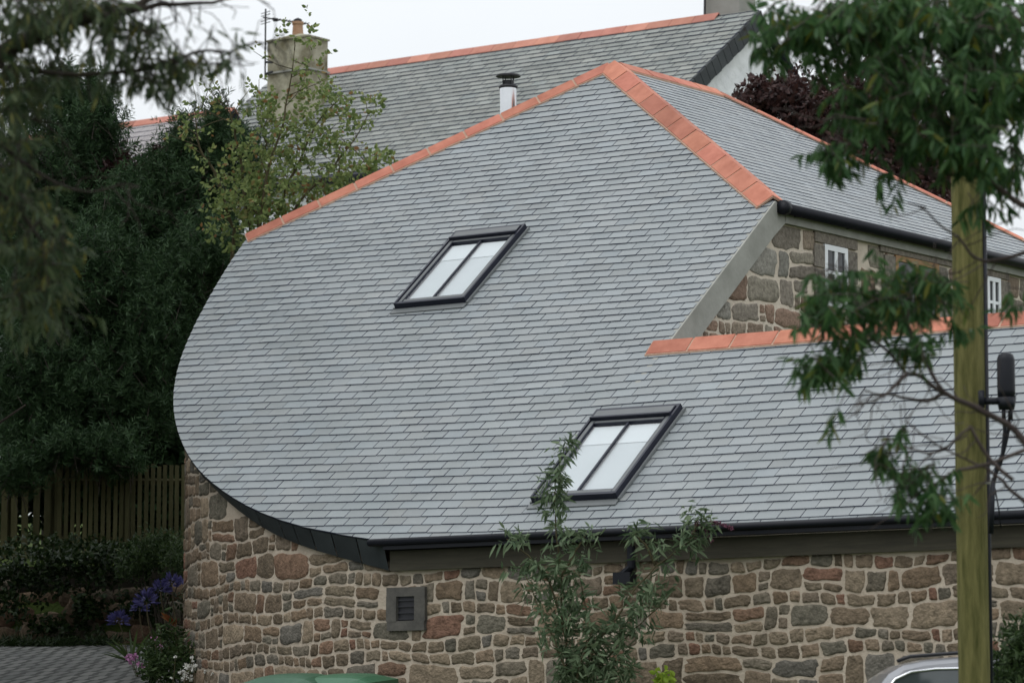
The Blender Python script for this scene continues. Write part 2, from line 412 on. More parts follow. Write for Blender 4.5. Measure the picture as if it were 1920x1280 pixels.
# triangulated by convex pieces: wing, band, upper
up_ring = [F(s, t, -.004) for s, t in [(S_V, T_WING), Cs, As, Ls]+[q for q in outl[::-1] if q[1] > T_WING]+[(sL(T_WING), T_WING)]]
lo_ring = [F(s, t, -.004) for s, t in [(7.9, T_EAVE), (7.9, T_WING), (sL(T_WING), T_WING)]+[q for q in outl[::-1] if q[1] < T_WING]]
for rg in (up_ring, lo_ring): mb.prism(rg, -NF*.05)
mb.build('roof_deck', M['underlay'], house)
# right slope
nR = np.cross(Ap-Cp, IT); nR = unit(nR); nR = nR if nR[2] > 0 else -nR
UR = unit(np.cross(nR, IT)); UR = UR if UR[2] > 0 else -UR
def RP(s, t, h=0): return Cp+IT*s+UR*t+nR*h
def toR(x, y):
    q = hit(x, y, Cp, nR)-Cp; return float(q@IT), float(q@UR)
Ar = (float((Ap-Cp)@IT), float((Ap-Cp)@UR))
rp = [toR(*q) for q in ((1350, 178), (1545, 270), (1800, 396), (1990, 487))]
rp[0] = (rp[0][0], Ar[1])
polyR = [(0, 0), (rp[3][0], 0), rp[3], rp[2], rp[1], rp[0], Ar]
hR = hp_poly([(0, 0), (rp[3][0]+.05, 0), (rp[3][0]+.05, max(.1, rp[3][1])), rp[0], Ar])
def hpR(s, t): return hR
slates('side_roof_slates', RP, (0, Ar[1]+.1), (-.2, rp[3][0]+.2), .110, .206, hpR, [M['slate'], M['slate_edge_shade']], house, lift=.0055)
mb = MB(); R0, R3 = RP(*rp[0]), RP(rp[3][0], max(.1, rp[3][1]))
mb.prism([Cp-nR*.004, RP(rp[3][0], 0, -.004), R3-nR*.004, R0-nR*.004, Ap-nR*.004], -nR*.05)
# back slopes
nB = unit(np.cross(Ap-Lp, IT)); nB = nB if nB[2] > 0 else -nB
DB = unit(np.cross(nB, IT)); DB = DB if DB[2] < 0 else -DB
mb.prism([Lp-nB*.004, Ap-nB*.004, R0-nB*.004, R0+(Lp-Ap)+(-nB*.004)], -nB*.05)
nH = unit(np.cross(R3-R0, DW)); nH = nH if nH[2] > 0 else -nH
bk = R0+(Lp-Ap)*1.0
rr = unit(R3-R0)
nH = unit(np.cross(R3-R0, bk-R0)); nH = nH if nH[2] > 0 else -nH
mb.prism([R0-nH*.004, R3-nH*.004, (R3+bk)/2+IT*2.0-ZZ*.9, bk-nH*.004], -ZZ*.05)
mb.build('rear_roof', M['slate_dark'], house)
# hip and ridge tiles
def perp_down(D, n_):
    d = np.cross(D, n_); return unit(d) if d[2] < 0 else -unit(d)
T2 = [M['terra'], M['tile_mortar']]
D = unit(Ap-Lp); tiles('hip_tiles', Lp-D*.02, Ap-D*.03, perp_down(D, NF), perp_down(D, nB), NF, nB, .415, .125, T2, house)
D = unit(Cp-Ap); tiles('hip_tiles', Ap+D*.02, Cp-D*.02, perp_down(D, NF), perp_down(D, nR), NF, nR, .40, .145, T2, house, rise=.055)
D = unit(R0-Ap); tiles('ridge_tiles', Ap+D*.1, R0, perp_down(D, nR), perp_down(D, nB), nR, nB, .42, .12, T2, house)
D = unit(R3-R0); tiles('hip_tiles', R0+D*.02, R3, perp_down(D, nR), perp_down(D, nH), nR, nH, .42, .10, T2, house)
# wing ridge (behind it a short slope back down to the upper wall)
Wp, Wq = F(S_V-.13, T_WING), F(7.9, T_WING)
nW = unit(IT*math.sin(R(30))+ZZ*math.cos(R(30))); dWb = unit(IT*math.cos(R(30))-ZZ*math.sin(R(30)))
tiles('ridge_tiles', Wp, Wq, -UF, dWb, NF, nW, .43, .135, T2, house, rise=.05)
mb = MB(); a0 = F(S_V+.02, T_WING, -.01); a1 = F(7.9, T_WING, -.01)
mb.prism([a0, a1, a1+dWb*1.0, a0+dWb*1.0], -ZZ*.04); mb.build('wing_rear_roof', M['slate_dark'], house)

# plan curve of the lower wall
pe = [F(sL(t), t) for t in np.linspace(Ls[1], T_EAVE, 70)]
pe = [Lp+IT*2.2-DW*0+(Lp-pe[0])*0, *pe]
pe[0] = Lp+unit(IT-DW*.2)*1.8
estr = [F(s, T_EAVE) for s in np.arange(sL(T_EAVE)+.25, 8.0, .25)]
allp = pe+estr
P2 = np.array([[p[0], p[1]] for p in allp]); tg = np.gradient(P2, axis=0); tg /= np.linalg.norm(tg, axis=1)[:, None]
nrm = np.stack([tg[:, 1], -tg[:, 0]], 1)      # outward (to the right of travel is outside when going left->front)
if nrm[-1]@A(-IT[0], -IT[1]) < 0: nrm = -nrm
for _ in range(3): nrm[1:-1] = (nrm[:-2]+nrm[1:-1]*2+nrm[2:])/4
nrm /= np.linalg.norm(nrm, axis=1)[:, None]
INS = .115
wall2 = P2-nrm*INS
arc = np.concatenate([[0], np.cumsum(np.linalg.norm(np.diff(wall2, axis=0), axis=1))])
ztop_edge = np.array([p[2] for p in allp]); nc = len(pe)
frac = np.clip((np.arange(len(allp))-1)/(nc-1), 0, 1)
# band depth grows from left to the start of the gutter
xs_px = np.array([960+FPX*((p-CAM)@ri)/((p-CAM)@fw) for p in allp])
bandh = np.interp(xs_px, [325, 350, 420, 500, 640, 720, 2000], [.04, .05, .095, .14, .185, .22, .225])
bandh[:20] = .05
wtop = ztop_edge-bandh
def wallpt(u, v, d=0):
    x = np.interp(u, arc, wall2[:, 0]); y = np.interp(u, arc, wall2[:, 1])
    nx = np.interp(u, arc, nrm[:, 0]); ny = np.interp(u, arc, nrm[:, 1])
    return A(x+nx*d, y+ny*d, v)
ZB = .9
mb = MB(); ua = np.concatenate([arc[:nc], np.arange(arc[nc], arc[-1], .3), [arc[-1]]])
for i in range(len(ua)-1):
    t0, t1 = np.interp(ua[i], arc, wtop), np.interp(ua[i+1], arc, wtop)
    mb.quad(wallpt(ua[i], ZB), wallpt(ua[i+1], ZB), wallpt(ua[i+1], t1+.05), wallpt(ua[i], t0+.05))
lw = mb.build('front_wall', M['mortar'], house)
# vent stone position on the wall
def on_wall(px, py):
    best = None
    for u in np.arange(arc[1], arc[-1], .02):
        p = wallpt(u, 0); v = p[:2]-CAM[:2]
        q = ray(px, py); k = (p@ri)/q[0] if abs(q[0]) > 1e-6 else 1e9
        D_ = p[1]/q[1]; X = q[0]*D_
        e = abs(X-p[0])
        if xs_u(u) and (best is None or e < best[0]): best = (e, u, CAM[2]+q[2]*D_)
    return best[1], best[2]
def xs_u(u): return u > arc[20]
VU, VZ = on_wall(765, 1140); BU, BZ = on_wall(1190, 1075)
sizes = [(3, 2), (4, 2), (4, 3), (5, 3), (6, 3), (3, 3), (5, 2), (4, 1), (2, 1), (4, 4), (7, 4), (5, 3), (7, 3), (6, 4), (3, 2), (6, 2), (5, 4), (2, 2), (8, 4), (4, 2), (3, 1)]
rects = courses(arc[15], arc[-1], ZB, 4.9, (.10, .13, .15, .17, .19, .21, .24))
mb = MB()
def insW(u, v): return v < np.interp(u, arc, wtop)+.01
def skipW(a, b, c, d): return abs((a+c)/2-VU) < .17 and abs((b+d)/2-VZ) < .15
def hpW(cx, cy):
    u0, u1 = cx-.1, cx+.1; v0, v1 = np.interp(u0, arc, wtop)-.012, np.interp(u1, arc, wtop)-.012
    return [(u0, v0, (v1-v0), -(u1-u0))]
stonework(rects, wallpt, insW, mb, skip=skipW, hp=hpW)
mb.build('stonework', M['stone'], lw, smooth=True)
# slate vent surround
vt = empty('wall_vent', wallpt(VU, VZ), parent=house)
fr_ = lambda u, v, d: wallpt(VU+u, VZ+v, d)
mb = MB()
for (a, b, c, d) in ((-.19, .10, .19, .17), (-.19, -.17, .19, -.10), (-.19, -.1, -.09, .1), (.09, -.1, .19, .1)):
    a += .002+random.uniform(-.012, .004); b += .002+random.uniform(-.01, .004); c += random.uniform(-.004, .014)
    o = fr_(a, b, .0); mb.box(o, fr_(c, b, 0)-o, ZZ*(d-b), fr_(a, b, .035+random.uniform(0, .004))-o, 0, (.9+random.random()*.2,)*3)
mb.build('surround', mat('vent_slate', (.060, .057, .052), (.105, .098, .086), 8, .8, .003, attr=True), vt)
mb = MB(); o = fr_(-.09, -.1, .004); mb.box(o, fr_(.09, -.1, .004)-o, ZZ*.2, fr_(-.09, -.1, .008)-o, 0)
for k in range(4): o = fr_(-.085, -.09+k*.05, .008); mb.box(o, fr_(.085, -.09+k*.05, .008)-o, ZZ*.012, fr_(-.085, -.09+k*.05, .022)-o, 0)
mb.build('grille', M['black_metal'], vt)

# slate-clad band under the curved edge
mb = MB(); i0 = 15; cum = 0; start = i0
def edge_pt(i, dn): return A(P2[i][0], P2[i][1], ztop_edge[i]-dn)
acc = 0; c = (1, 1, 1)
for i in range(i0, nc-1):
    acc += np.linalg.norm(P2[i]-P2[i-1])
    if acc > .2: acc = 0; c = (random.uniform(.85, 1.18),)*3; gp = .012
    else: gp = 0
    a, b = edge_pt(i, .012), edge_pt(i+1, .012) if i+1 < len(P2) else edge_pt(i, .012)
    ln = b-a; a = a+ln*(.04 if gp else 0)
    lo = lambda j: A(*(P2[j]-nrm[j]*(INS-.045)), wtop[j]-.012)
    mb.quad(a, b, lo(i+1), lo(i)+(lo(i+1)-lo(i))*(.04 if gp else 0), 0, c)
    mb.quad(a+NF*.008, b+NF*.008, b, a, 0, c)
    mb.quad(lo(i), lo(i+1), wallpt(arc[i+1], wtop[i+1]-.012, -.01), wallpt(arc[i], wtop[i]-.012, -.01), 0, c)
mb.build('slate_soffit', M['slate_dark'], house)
# eaves: gutter, fascia
es = sL(T_EAVE)
mb = MB(); g0 = F(es-.12, T_EAVE, -.012)-IT*.035; g1 = F(8.0, T_EAVE, -.012)-IT*.035
mb.tube([g0, g1], .031, 10); mb.build('gutter', M['black_plastic'], house, smooth=True)
mb = MB(); o = F(es+.02, T_EAVE)*1.0; o = A(*(o[:2]+IT[:2]*(INS-.05)), o[2]-.235); mb.box(o, DW*(7.95-es), IT*.03, ZZ*.16); mb.build('fascia', M['fascia'], house)
mb = MB(); o2 = o+ZZ*.165-IT*.09; mb.box(o2, DW*(7.95-es), IT*.15, ZZ*.05); mb.build('eaves_shade_strip', M['black_plastic'], house)  # black strip put in for the shade between gutter and fascia
for k in range(9):
    mb = MB(); q = g0+DW*(.35+k*.8); mb.box(q+IT*.03-ZZ*.04, DW*.025, IT*.03, ZZ*.05); mb.build('gutter_bracket', M['black_plastic'], house)
for k in (2.6, 5.3):
    mb = MB(); q = o+DW*k-IT*.004; mb.box(q, DW*.007, IT*.003, ZZ*.16); mb.build('fascia_joint', M['black_plastic'], house)
# rainwater outlet
mb = MB(); pb = wallpt(BU, BZ+.11, .05); mb.tube([pb+ZZ*.10, pb-ZZ*.06, pb-ZZ*.12-DW*.08, pb-ZZ*.14-DW*.12], .035, 10)
mb.box(pb-DW*.14-ZZ*.19-IT*.05, DW*.16, IT*.09, ZZ*.09); mb.build('downpipe', M['black_plastic'], house)

# upper right wall
SW = S_V-.03
Wo = F(SW, Cs[1]); Wo = A(Wo[0], Wo[1], 0)
def UW(a, z, d=0): return A(*(Wo+IT*a+DW*d)[:2], z)
def toU(x, y):
    q = hit(x, y, Wo, DW); return float((q-Wo)@IT), float(q[2])
ztopU = Cp[2]-.17
UEND = 7.5
def bandline(a, off=.0):      # roof verge height above the wall at distance a along it
    t = Cs[1]+a/math.cos(th); return F(SW, t)[2]-off
mb = MB(); am = (F(SW, T_WING-.6)-Wo)@IT
ring = [UW(0, Cp[2]-.05), UW(UEND, Cp[2]-.05), UW(UEND, 1.5), UW(am, 1.5), UW(am, bandline(am))]
mb.prism(ring, -DW*.3); uw = mb.build('upper_wall', M['gable_mortar'], house)
# windows: (pixel box on the wall)
wins = []
for (x0, y0, x1, y1) in ((1543, 462, 1586, 560), (1676, 487, 1757, 610), (1848, 520, 1873, 620)):
    a, zt = toU((x0+x1)/2, y0); a0_, _ = toU(x0, y0); a1_, _ = toU(x1, y0); wins.append((a0_, a1_, zt, zt-.55))
print('wins', wins)
sizesU = [(3, 3), (4, 3), (3, 2), (2, 2), (4, 4), (5, 3), (6, 4), (2, 1), (3, 4), (5, 4), (3, 1), (4, 5)]
rects = courses(am-.2, UEND, 3.6, ztopU+.1, (.12, .15, .18, .22, .27))
def insU(a, z): return z < ztopU and z < bandline(a, .27) and z > 3.9
def skU(a, b, c, d): return any(w_[0]-.02 < (a+c)/2 < w_[1]+.02 and w_[3]-.1 < (b+d)/2 < w_[2]+.2 or (a < w_[1] and c > w_[0] and b < w_[2] and d > w_[3]) for w_ in wins)
def hpU(a, z):
    h = [(0, ztopU-.012, 0, -1)]
    if a < 0: h.append((0, bandline(0, .29), math.tan(th), -1))
    return h
mb = MB()
UC = [(.21, .165, .13), (.24, .20, .16), (.26, .24, .20), (.22, .155, .12), (.235, .23, .21), (.20, .18, .155)]
stonework(rects, UW, insU, mb, joint=.016, bulge=.010, cols=UC, skip=skU, hp=hpU)
mb.build('stonework', M['granite'], uw, smooth=True)
mb = MB()
ls = (.42, .72, .42)
for k, w_ in enumerate(wins):
    m_ = .12 if k != 1 else .2
    a0_, a1_ = w_[0]-m_*1.4, w_[1]+m_*1.4
    o = UW(a0_, w_[2]+.005, -.02); mb.box(o, IT*(a1_-a0_), ZZ*(.235), DW*.045, 0, (.21, .19, .165))
    for sgn in (0, 1):
        z = w_[2]-.01; 
        while z > w_[3]-.1:
            h = random.uniform(.2, .34); wd = random.uniform(.14, .3)
            o = UW(w_[0]-wd if sgn == 0 else w_[1], z-h+.012, -.02)
            mb.box(o, IT*wd, ZZ*(h-.02), DW*random.uniform(.034, .04), 0, (lambda v_: (v_, v_*.92, v_*.82))(random.uniform(.19, .25))); z -= h
mb.build('granite_dressings', M['granite'], uw)
for k, w_ in enumerate(wins):
    we = empty('window', UW((w_[0]+w_[1])/2, w_[3]), parent=house)
    mf = M['orange_wood'] if k == 1 else M['white_paint']
    a0_, a1_, zt, zb = w_; W_ = a1_-a0_; b = min(.05, W_*.16)
    mb = MB()
    mb.box(UW(a0_, zb, .002), IT*b, ZZ*(zt-zb), DW*.02); mb.box(UW(a1_-b, zb, .002), IT*b, ZZ*(zt-zb), DW*.02)
    mb.box(UW(a0_+b, zt-b, .002), IT*(W_-2*b), ZZ*b, DW*.02); mb.box(UW(a0_+b, zb, .002), IT*(W_-2*b), ZZ*b, DW*.02)
    mb.box(UW(a0_+W_/2-b/2, zb+b, .002), IT*b, ZZ*(zt-zb-2*b), DW*.018)
    if k != 1: mb.box(UW(a0_+b, zt-.26, .003), IT*(W_/2-1.5*b), ZZ*.03, DW*.014); mb.box(UW(a0_+W_/2+b/2, zt-.26, .003), IT*(W_/2-1.5*b), ZZ*.03, DW*.014)
    mb.build('window_frame', mf, we)
    mb = MB(); mb.box(UW(a0_+b*.5, zb+b*.5, .003), IT*(W_-b), ZZ*(zt-zb-b), DW*.004); mb.build('pane', M['glassdark'], we)
# cement verge band and eaves band
mb = MB(); top = lambda a, o_: UW(a, bandline(a, o_), .0)
mb.prism([top(am, -.005), top(0, -.005), UW(.14, Cp[2]-.06), UW(.16, ztopU+.0), UW(-.02, bandline(0, .30)), top(am, .30)], DW*.05)
mb.build('verge_render', M['cement'], house)
mb = MB(); mb.box(UW(.165, ztopU, 0), IT*(UEND-.17), ZZ*.13, DW*.048); mb.build('eaves_render', M['cement'], house)
mb = MB(); mb.tube([Cp+IT*.06+DW*.07-ZZ*.055, Cp+IT*UEND+DW*.07-ZZ*.055], .050, 10)
mb.tube([Cp+IT*.02+DW*.07-ZZ*.05, Cp+IT*.09+DW*.07-ZZ*.05], .066, 10); mb.build('gutter', M['black_plastic'], house, smooth=True)
for k in range(8): mb = MB(); mb.box(Cp+IT*(.3+k*.9)+DW*.02-ZZ*.1, IT*.03, DW*.07, ZZ*.03); mb.build('gutter_bracket', M['black_plastic'], house)
# rear wall volumes so that the house is solid from the side
mb = MB(); o = A(*(Lp+IT*.3)[:2], 1.2); mb.prism([A(*(Lp+IT*.4+DW*.2)[:2], 1.2), A(*(F(SW-.32, Cs[1]))[:2], 1.2), A(*(F(SW-.32, Cs[1])+IT*UEND)[:2], 1.2), A(*(Lp+IT*(2.6)+DW*.2)[:2], 1.2)], ZZ*(Lp[2]-1.6)); mb.build('rear_wall', M['mortar'], house)
mb = MB(); mb.box(A(*(F(7.55, T_EAVE)+IT*INS)[:2], 1.0), DW*.3, IT*(1.9), ZZ*2.1); mb.build('end_wall', M['mortar'], house)

# skylights
def skylight(s0, s1, t0, t1):
    e = empty('skylight', F((s0+s1)/2, t0), parent=house)
    w_ = s1-s0; hf = .075; b = .07
    mb = MB()
    def bar(a, c, d, g, h0, h1, m=0):
        mb.box(F(a, c, h0), DW*(d-a), UF*(g-c), NF*(h1-h0), m)
        if m == 0 and h1 > .055 and min(d-a, g-c) > .035:
            i_ = .006; mb.box(F(a+i_, c+i_, h1), DW*(d-a-2*i_), UF*(g-c-2*i_), NF*.002, 1)  # thin paler cap carries the painted sky reflection
    bar(s0, t0, s0+.02, t1, 0, hf); bar(s1-.02, t0, s1, t1, 0, hf)
    bar(s0+.02, t0, s1-.02, t0+.03, 0, hf-.004); bar(s0+.02, t1-.03, s1-.02, t1, 0, hf)
    bar(s0+.024, t0+.034, s0+b, t1-.14, .0, hf-.012); bar(s1-b, t0+.034, s1-.024, t1-.14, 0, hf-.012)
    bar(s0+b, t0+.034, s1-b, t0+.085, 0, hf-.016)
    bar(s0+.03, t1-.135, s1-.03, t1-.035, 0, hf+.008)
    bar(s0+.022, t1-.158, s1-.022, t1-.138, 0, hf+.024)
    bar(s0+b, t1-.20, s1-b, t1-.16, 0, hf-.01)
    mb.build('frame', [M['frame'], M['frame_lit_top']], e)
    mb = MB(); c = (s0+s1)/2; bar(c-.009, t0+.088, c+.009, t1-.203, .03, hf-.014); mb.build('glazing_bar', M['frame'], e)
    a, d, g, h = s0+b+.002, s1-b-.002, t0+.088, t1-.203
    mb = MB(); mb.quad(F(a, g, .052), F(d, g, .052), F(d, h, .052), F(a, h, .052)); mb.build('pane', M['pane'], e)
    mb = MB(); mb.quad(F(a, g, .024), F(d, g, .024), F(d, h, .024), F(a, h, .024))
    q = h-(h-g)*.27; mb.quad(F(a, q, .030), F(d, q, .030), F(d, h, .030), F(a, h, .030), 1); mb.quad(F(a, q, .024), F(d, q, .024), F(d, q, .03), F(a, q, .03), 1)
    mb.build('blind', [M['blind'], M['blind2']], e)
    mb = MB(); bar(s0-.02, t0-.075, s1+.01, t0-.002, .010, .018); bar(s0-.02, t0-.01, s0-.003, t1+.01, .010, .03); bar(s1+.003, t0-.01, s1+.02, t1+.01, .010, .03)
    mb.build('flashing', M['slate_dark'] if False else mat('lead_flashing', (.13, .14, .142), (.16, .17, .172), 4, .5), e)
skylight(-.37, .43, -.58, .635)
skylight(2.92, 3.74, -3.77, -2.56)

# flue
fe = empty('flue', W(953, 220, 36.3), parent=house)
fb = W(953, 240, 36.3); s1_ = 1/190.
mb = MB(); mb.tube([fb-ZZ*.6, fb+ZZ*.42], .085, 40); mb.build('pipe', M['steel'], fe)
mb = MB(); mb.tube([fb+ZZ*.40, fb+ZZ*.415, fb+ZZ*.43], [.092, .096, .09], 24); mb.tube([fb+ZZ*.43, fb+ZZ*.48], .055, 16)
for k in range(4): q = k*1.57+.5; v = A(math.cos(q), math.sin(q), 0)*.06; mb.tube([fb+v+ZZ*.43, fb+v+ZZ*.53], .006, 5)
mb.tube([fb+ZZ*.52, fb+ZZ*.535, fb+ZZ*.55, fb+ZZ*.56], [.125, .122, .06, .005], 24); mb.build('cowl', M['black_metal'], fe, smooth=False)

# ------------------------------------------------------------------ far house
a2 = R(36); DF = DW; IF = IT
th2 = R(35.5); U2 = IF*math.cos(th2)+ZZ*math.sin(th2); N2 = np.cross(DF, U2)
Q0 = W(950, 87, 60)
def G(s, t, h=0): return Q0+DF*s+U2*t+N2*h
def toG(x, y):
    q = hit(x, y, Q0, N2)-Q0; return float(q@DF), float(q@U2)
gl, gr = toG(518, 143)[0], toG(1392, 52)[0]; gb = toG(640, 326)[1]
print('far', gl, gr, gb, toG(595, 131), toG(1325, 38), toG(440, 210), toG(1290, 158))
far = empty('slate_house', A(*G(0, gb)[:2], 5.0), 'long white gabled house with weathered slate roof and two chimneys behind the stone house', 'house')
tl = -5.2
hg = hp_poly([(gl, gb), (gr, gb), (gr, 0), (gl, 0)])
slates('roof_slates', G, (gb, 0), (gl, gr), .168, .30, lambda s, t: hg, [M['slate_old'], M['slate_edge_shade']], far, lift=.014, gap=.014, var=.09)
mb = MB(); mb.prism([G(gl, gb, -.005), G(gr, gb, -.005), G(gr, 0, -.005), G(gl, 0, -.005)], -N2*.08)
U2b = -IF*math.cos(th2)+ZZ*math.sin(th2); N2b = unit(np.cross(U2b, DF)); N2b = N2b if N2b[2] > 0 else -N2b
Gr = lambda s, t: G(s, 0)+(U2b*t)
mb.prism([Gr(gl, 0)-N2b*.006, Gr(gr, 0)-N2b*.006, Gr(gr, gb), Gr(gl, gb)], -N2b*.08); mb.build('roof_deck', M['underlay'], far)
tiles('ridge_tiles', G(gl+.85, 0), G(gr-.75, 0), -U2, -U2b, N2, N2b, .45, .17, [M['terra_far'], M['tile_mortar']], far, rise=.06, mort=False)
mb = MB(); o = G(gl+.15, gb+.25); eb = o[2]-.1; wd = 2*abs(gb)*math.cos(th2)-.4
mb.box(A(o[0], o[1], 4.0), DF*(gr-gl-.3), IF*wd, ZZ*(eb-4.0)); mb.build('wall', M['white_render'], far)
mb = MB(); g_o = G(gr-.42, 0); h_ = -gb*math.sin(th2)-.2; hw_ = wd/2
mb.prism([A(*(g_o-IF*hw_)[:2], g_o[2]-.12-hw_*math.tan(th2)), A(*(g_o+IF*hw_)[:2], g_o[2]-.12-hw_*math.tan(th2)), A(*g_o[:2], g_o[2]-.12)], DF*.3); mb.build('gable', M['white_render'], far)
mb = MB(); v_ = [G(gr, 0, -.02), G(gr, gb, -.02)]
nsl = 22; L_ = -gb/nsl
for k in range(nsl): mb.box(G(gr+.005, gb+k*L_+.008, -.25-.01*(k % 2)), DF*.03, U2*(L_-.012), N2*.255, 0, (random.uniform(.8, 1.2),)*3)
mb.build('slate_verge', M['slate_dark'], far)
mb = MB(); mb.tube([G(gl, gb-.06, -.05), G(gr, gb-.06, -.05)], .07, 8); mb.build('gutter', M['black_plastic'], far)
def chimney(px0, px1, ytop, ybase, D, d1, d2, m, pot):
    c = W((px0+px1)/2, (ytop+ybase)/2, D); e = empty('chimney', c, parent=far)
    zt = W(px0, ytop, D)[2]; zb = W(px0, ybase, D)[2]-1.2
    o = A(*(c-DF*d1/2-IF*d2/2)[:2], zb); mb = MB(); mb.box(o, DF*d1, IF*d2, ZZ*(zt-zb))
    mb.box(o+ZZ*(zt-zb)-DF*.025-IF*.025, DF*(d1+.05), IF*(d2+.05), ZZ*.03)
    b = [o+ZZ*(zt-zb+.03), o+DF*d1+ZZ*(zt-zb+.03), o+DF*d1+IF*d2+ZZ*(zt-zb+.03), o+IF*d2+ZZ*(zt-zb+.03)]
    cc = A(*c[:2], zt+.1); tp = [cc+(p-cc)*.25+ZZ*0 for p in b]; tp = [A(p[0], p[1], zt+.12) for p in tp]
    mb.add(b+tp, [(0, 1, 5, 4), (1, 2, 6, 5), (2, 3, 7, 6), (3, 0, 4, 7), (4, 5, 6, 7)])
    mb.build('stack', m, e)
    if pot:
        mb = MB(); q = A(*c[:2], zt+.08); mb.tube([q, q+ZZ*.2, q+ZZ*.22, q+ZZ*.26], [.10, .085, .10, .10], 14); mb.tube([q+ZZ*.26, q+ZZ*.30, q+ZZ*.33], [.07, .07, .01], 12, 1); mb.build('chimney_pot', [M['pot'], M['black_metal']], e)
    mb = MB(); bz = W(px0, ybase-10, D)[2]
    mb.box(A(*(c-DF*(d1/2+.03)-IF*(d2/2+.03))[:2], bz), DF*(d1+.06), IF*(d2+.06), ZZ*.03); mb.build('flashing', M['slate_dark'] if pot is None else M['cement'], e)
    return c, zt
cL, zL = chimney(502, 614, 78, 150, 60.9, .88, .52, M['old_render'], True)
cR, zR = chimney(1326, 1412, -8, 60, 58.4, .66, .5, M['grey_render'], False)
# television aerial on the left chimney
ae = empty('aerial', W(498, 145, 60.7), parent=far)
mb = MB(); mast0, mast1 = W(497, 150, 60.7), W(498, 14, 60.7); mb.tube([mast0, A(mast0[0], mast0[1], mast1[2])], .016, 6)
mt = A(mast0[0], mast0[1], 0); hz = W(497, 31, 60.7)[2]; bd = unit(A(.8, .6, 0)); bo = A(mt[0], mt[1], hz)
mb.tube([bo-bd*.05, bo+bd*.86], .011, 6)
for k in range(12): q = bo+bd*(.12+k*.064); pv = A(-bd[1], bd[0], 0); mb.tube([q-pv*.09, q+pv*.09], .006, 5)
for dz in (-.09, -.045, .045, .09): mb.tube([bo+ZZ*dz-A(-bd[1], bd[0], 0)*.14, bo+ZZ*dz+A(-bd[1], bd[0], 0)*.14], .007, 5)
mb.tube([bo-ZZ*.1, bo+ZZ*.1], .012, 5); mb.box(bo+bd*.18-ZZ*.03, bd*.07, A(-bd[1], bd[0], 0)*.05, ZZ*.05)
mb.tube([mast0+ZZ*.1, mast0+ZZ*.12+DF*.16], .02, 6); mb.tube([mast0+ZZ*.3, mast0+ZZ*.28+DF*.16], .02, 6)
mb.build('mast', M['black_metal'], ae)
mb = MB(); mb.tube([W(1321, 45, 58.3), W(1322, -25, 58.3)], .02, 6); mb.build('vent_pipe', M['black_metal'], far)

# low house to the left
low = empty('cottage', A(*W(250, 300, 61)[:2], 6), 'low house roof with pale slates and orange ridge glimpsed behind dark shrubs', 'house')
K0 = W(440, 207, 60.5)
def K(s, t, h=0): return K0+DF*s+U2*t+N2*h
kl = -6.6
hk = hp_poly([(kl, -3), (0, -3), (0, 0), (kl, 0)])
slates('roof_slates', K, (-3, 0), (kl, 0), .2, .34, lambda s, t: hk, [M['pink_render'], M['slate_edge_shade']], low, lift=.01, gap=.006, var=.05)
mb = MB(); mb.prism([K(kl, -3, -.005), K(0, -3, -.005), K(0, 0, -.005), K(kl, 0, -.005)], -N2*.08)
mb.prism([K(kl, 0)-N2b*.006, K(0, 0)-N2b*.006, K(0, 0)-U2b*3, K(kl, 0)-U2b*3], -N2b*.08); mb.build('roof_deck', M['underlay'], low)
tiles('ridge_tiles', K(kl, 0), K(0, 0), -U2, -U2b, N2, N2b, .45, .13, [M['terra_far'], M['tile_mortar']], low, rise=.06, mort=False)
mb = MB(); o = K(kl+.1, -2.8); mb.box(A(o[0], o[1], 4), DF*(-kl-.2), IF*4.4, ZZ*(o[2]-4.15)); mb.build('wall', M['white_render'], low)

exec_marker = 1
# ------------------------------------------------------------------ foliage helpers
def leafmesh(name, pos, dirs, size, ratio, m, parent, fold=.25, droop=0, face=None):
    pos = np.asarray(pos); n = len(pos); d = dirs/np.linalg.norm(dirs, axis=1)[:, None]
    r = rng.normal(size=(n, 3)) if face is None else face+rng.normal(size=(n, 3))*.55
    s = np.cross(d, r); s /= np.linalg.norm(s, axis=1)[:, None]+1e-9; nn = np.cross(s, d)
    L = np.asarray(size)[:, None]*np.ones((n, 1)); w_ = L*ratio*.5
    dr = A(0, 0, -1)*droop
    v = np.stack([pos, pos+d*L*.3+s*w_*.85-nn*w_*fold+dr*L*.05, pos+d*L*.62+s*w_*.8-nn*w_*fold+dr*L*.2, pos+d*L+dr*L*.45,
                  pos+d*L*.62-s*w_*.8-nn*w_*fold+dr*L*.2, pos+d*L*.3-s*w_*.85-nn*w_*fold+dr*L*.05], 1).reshape(-1, 3)
    base = np.arange(n)[:, None]*6
    f = np.concatenate([base+np.array([0, 1, 2, 3]), base+np.array([0, 3, 4, 5])], 1).reshape(-1)
    me = bpy.data.meshes.new(name); me.vertices.add(6*n); me.vertices.foreach_set('co', v.astype(np.float32).ravel())
    me.loops.add(8*n); me.loops.foreach_set('vertex_index', f.astype(np.int32))
    me.polygons.add(2*n); me.polygons.foreach_set('loop_start', np.arange(0, 8*n, 4, dtype=np.int32))
    at = me.attributes.new('rnd', 'FLOAT', 'POINT'); at.data.foreach_set('value', np.repeat(rng.random(n), 6).astype(np.float32))
    me.materials.append(m); me.update(); me.validate()
    o = bpy.data.objects.new(name, me); col.objects.link(o)
    if parent is not None: o.parent = parent; o.matrix_parent_inverse = WM[parent.name].inverted()
    return o
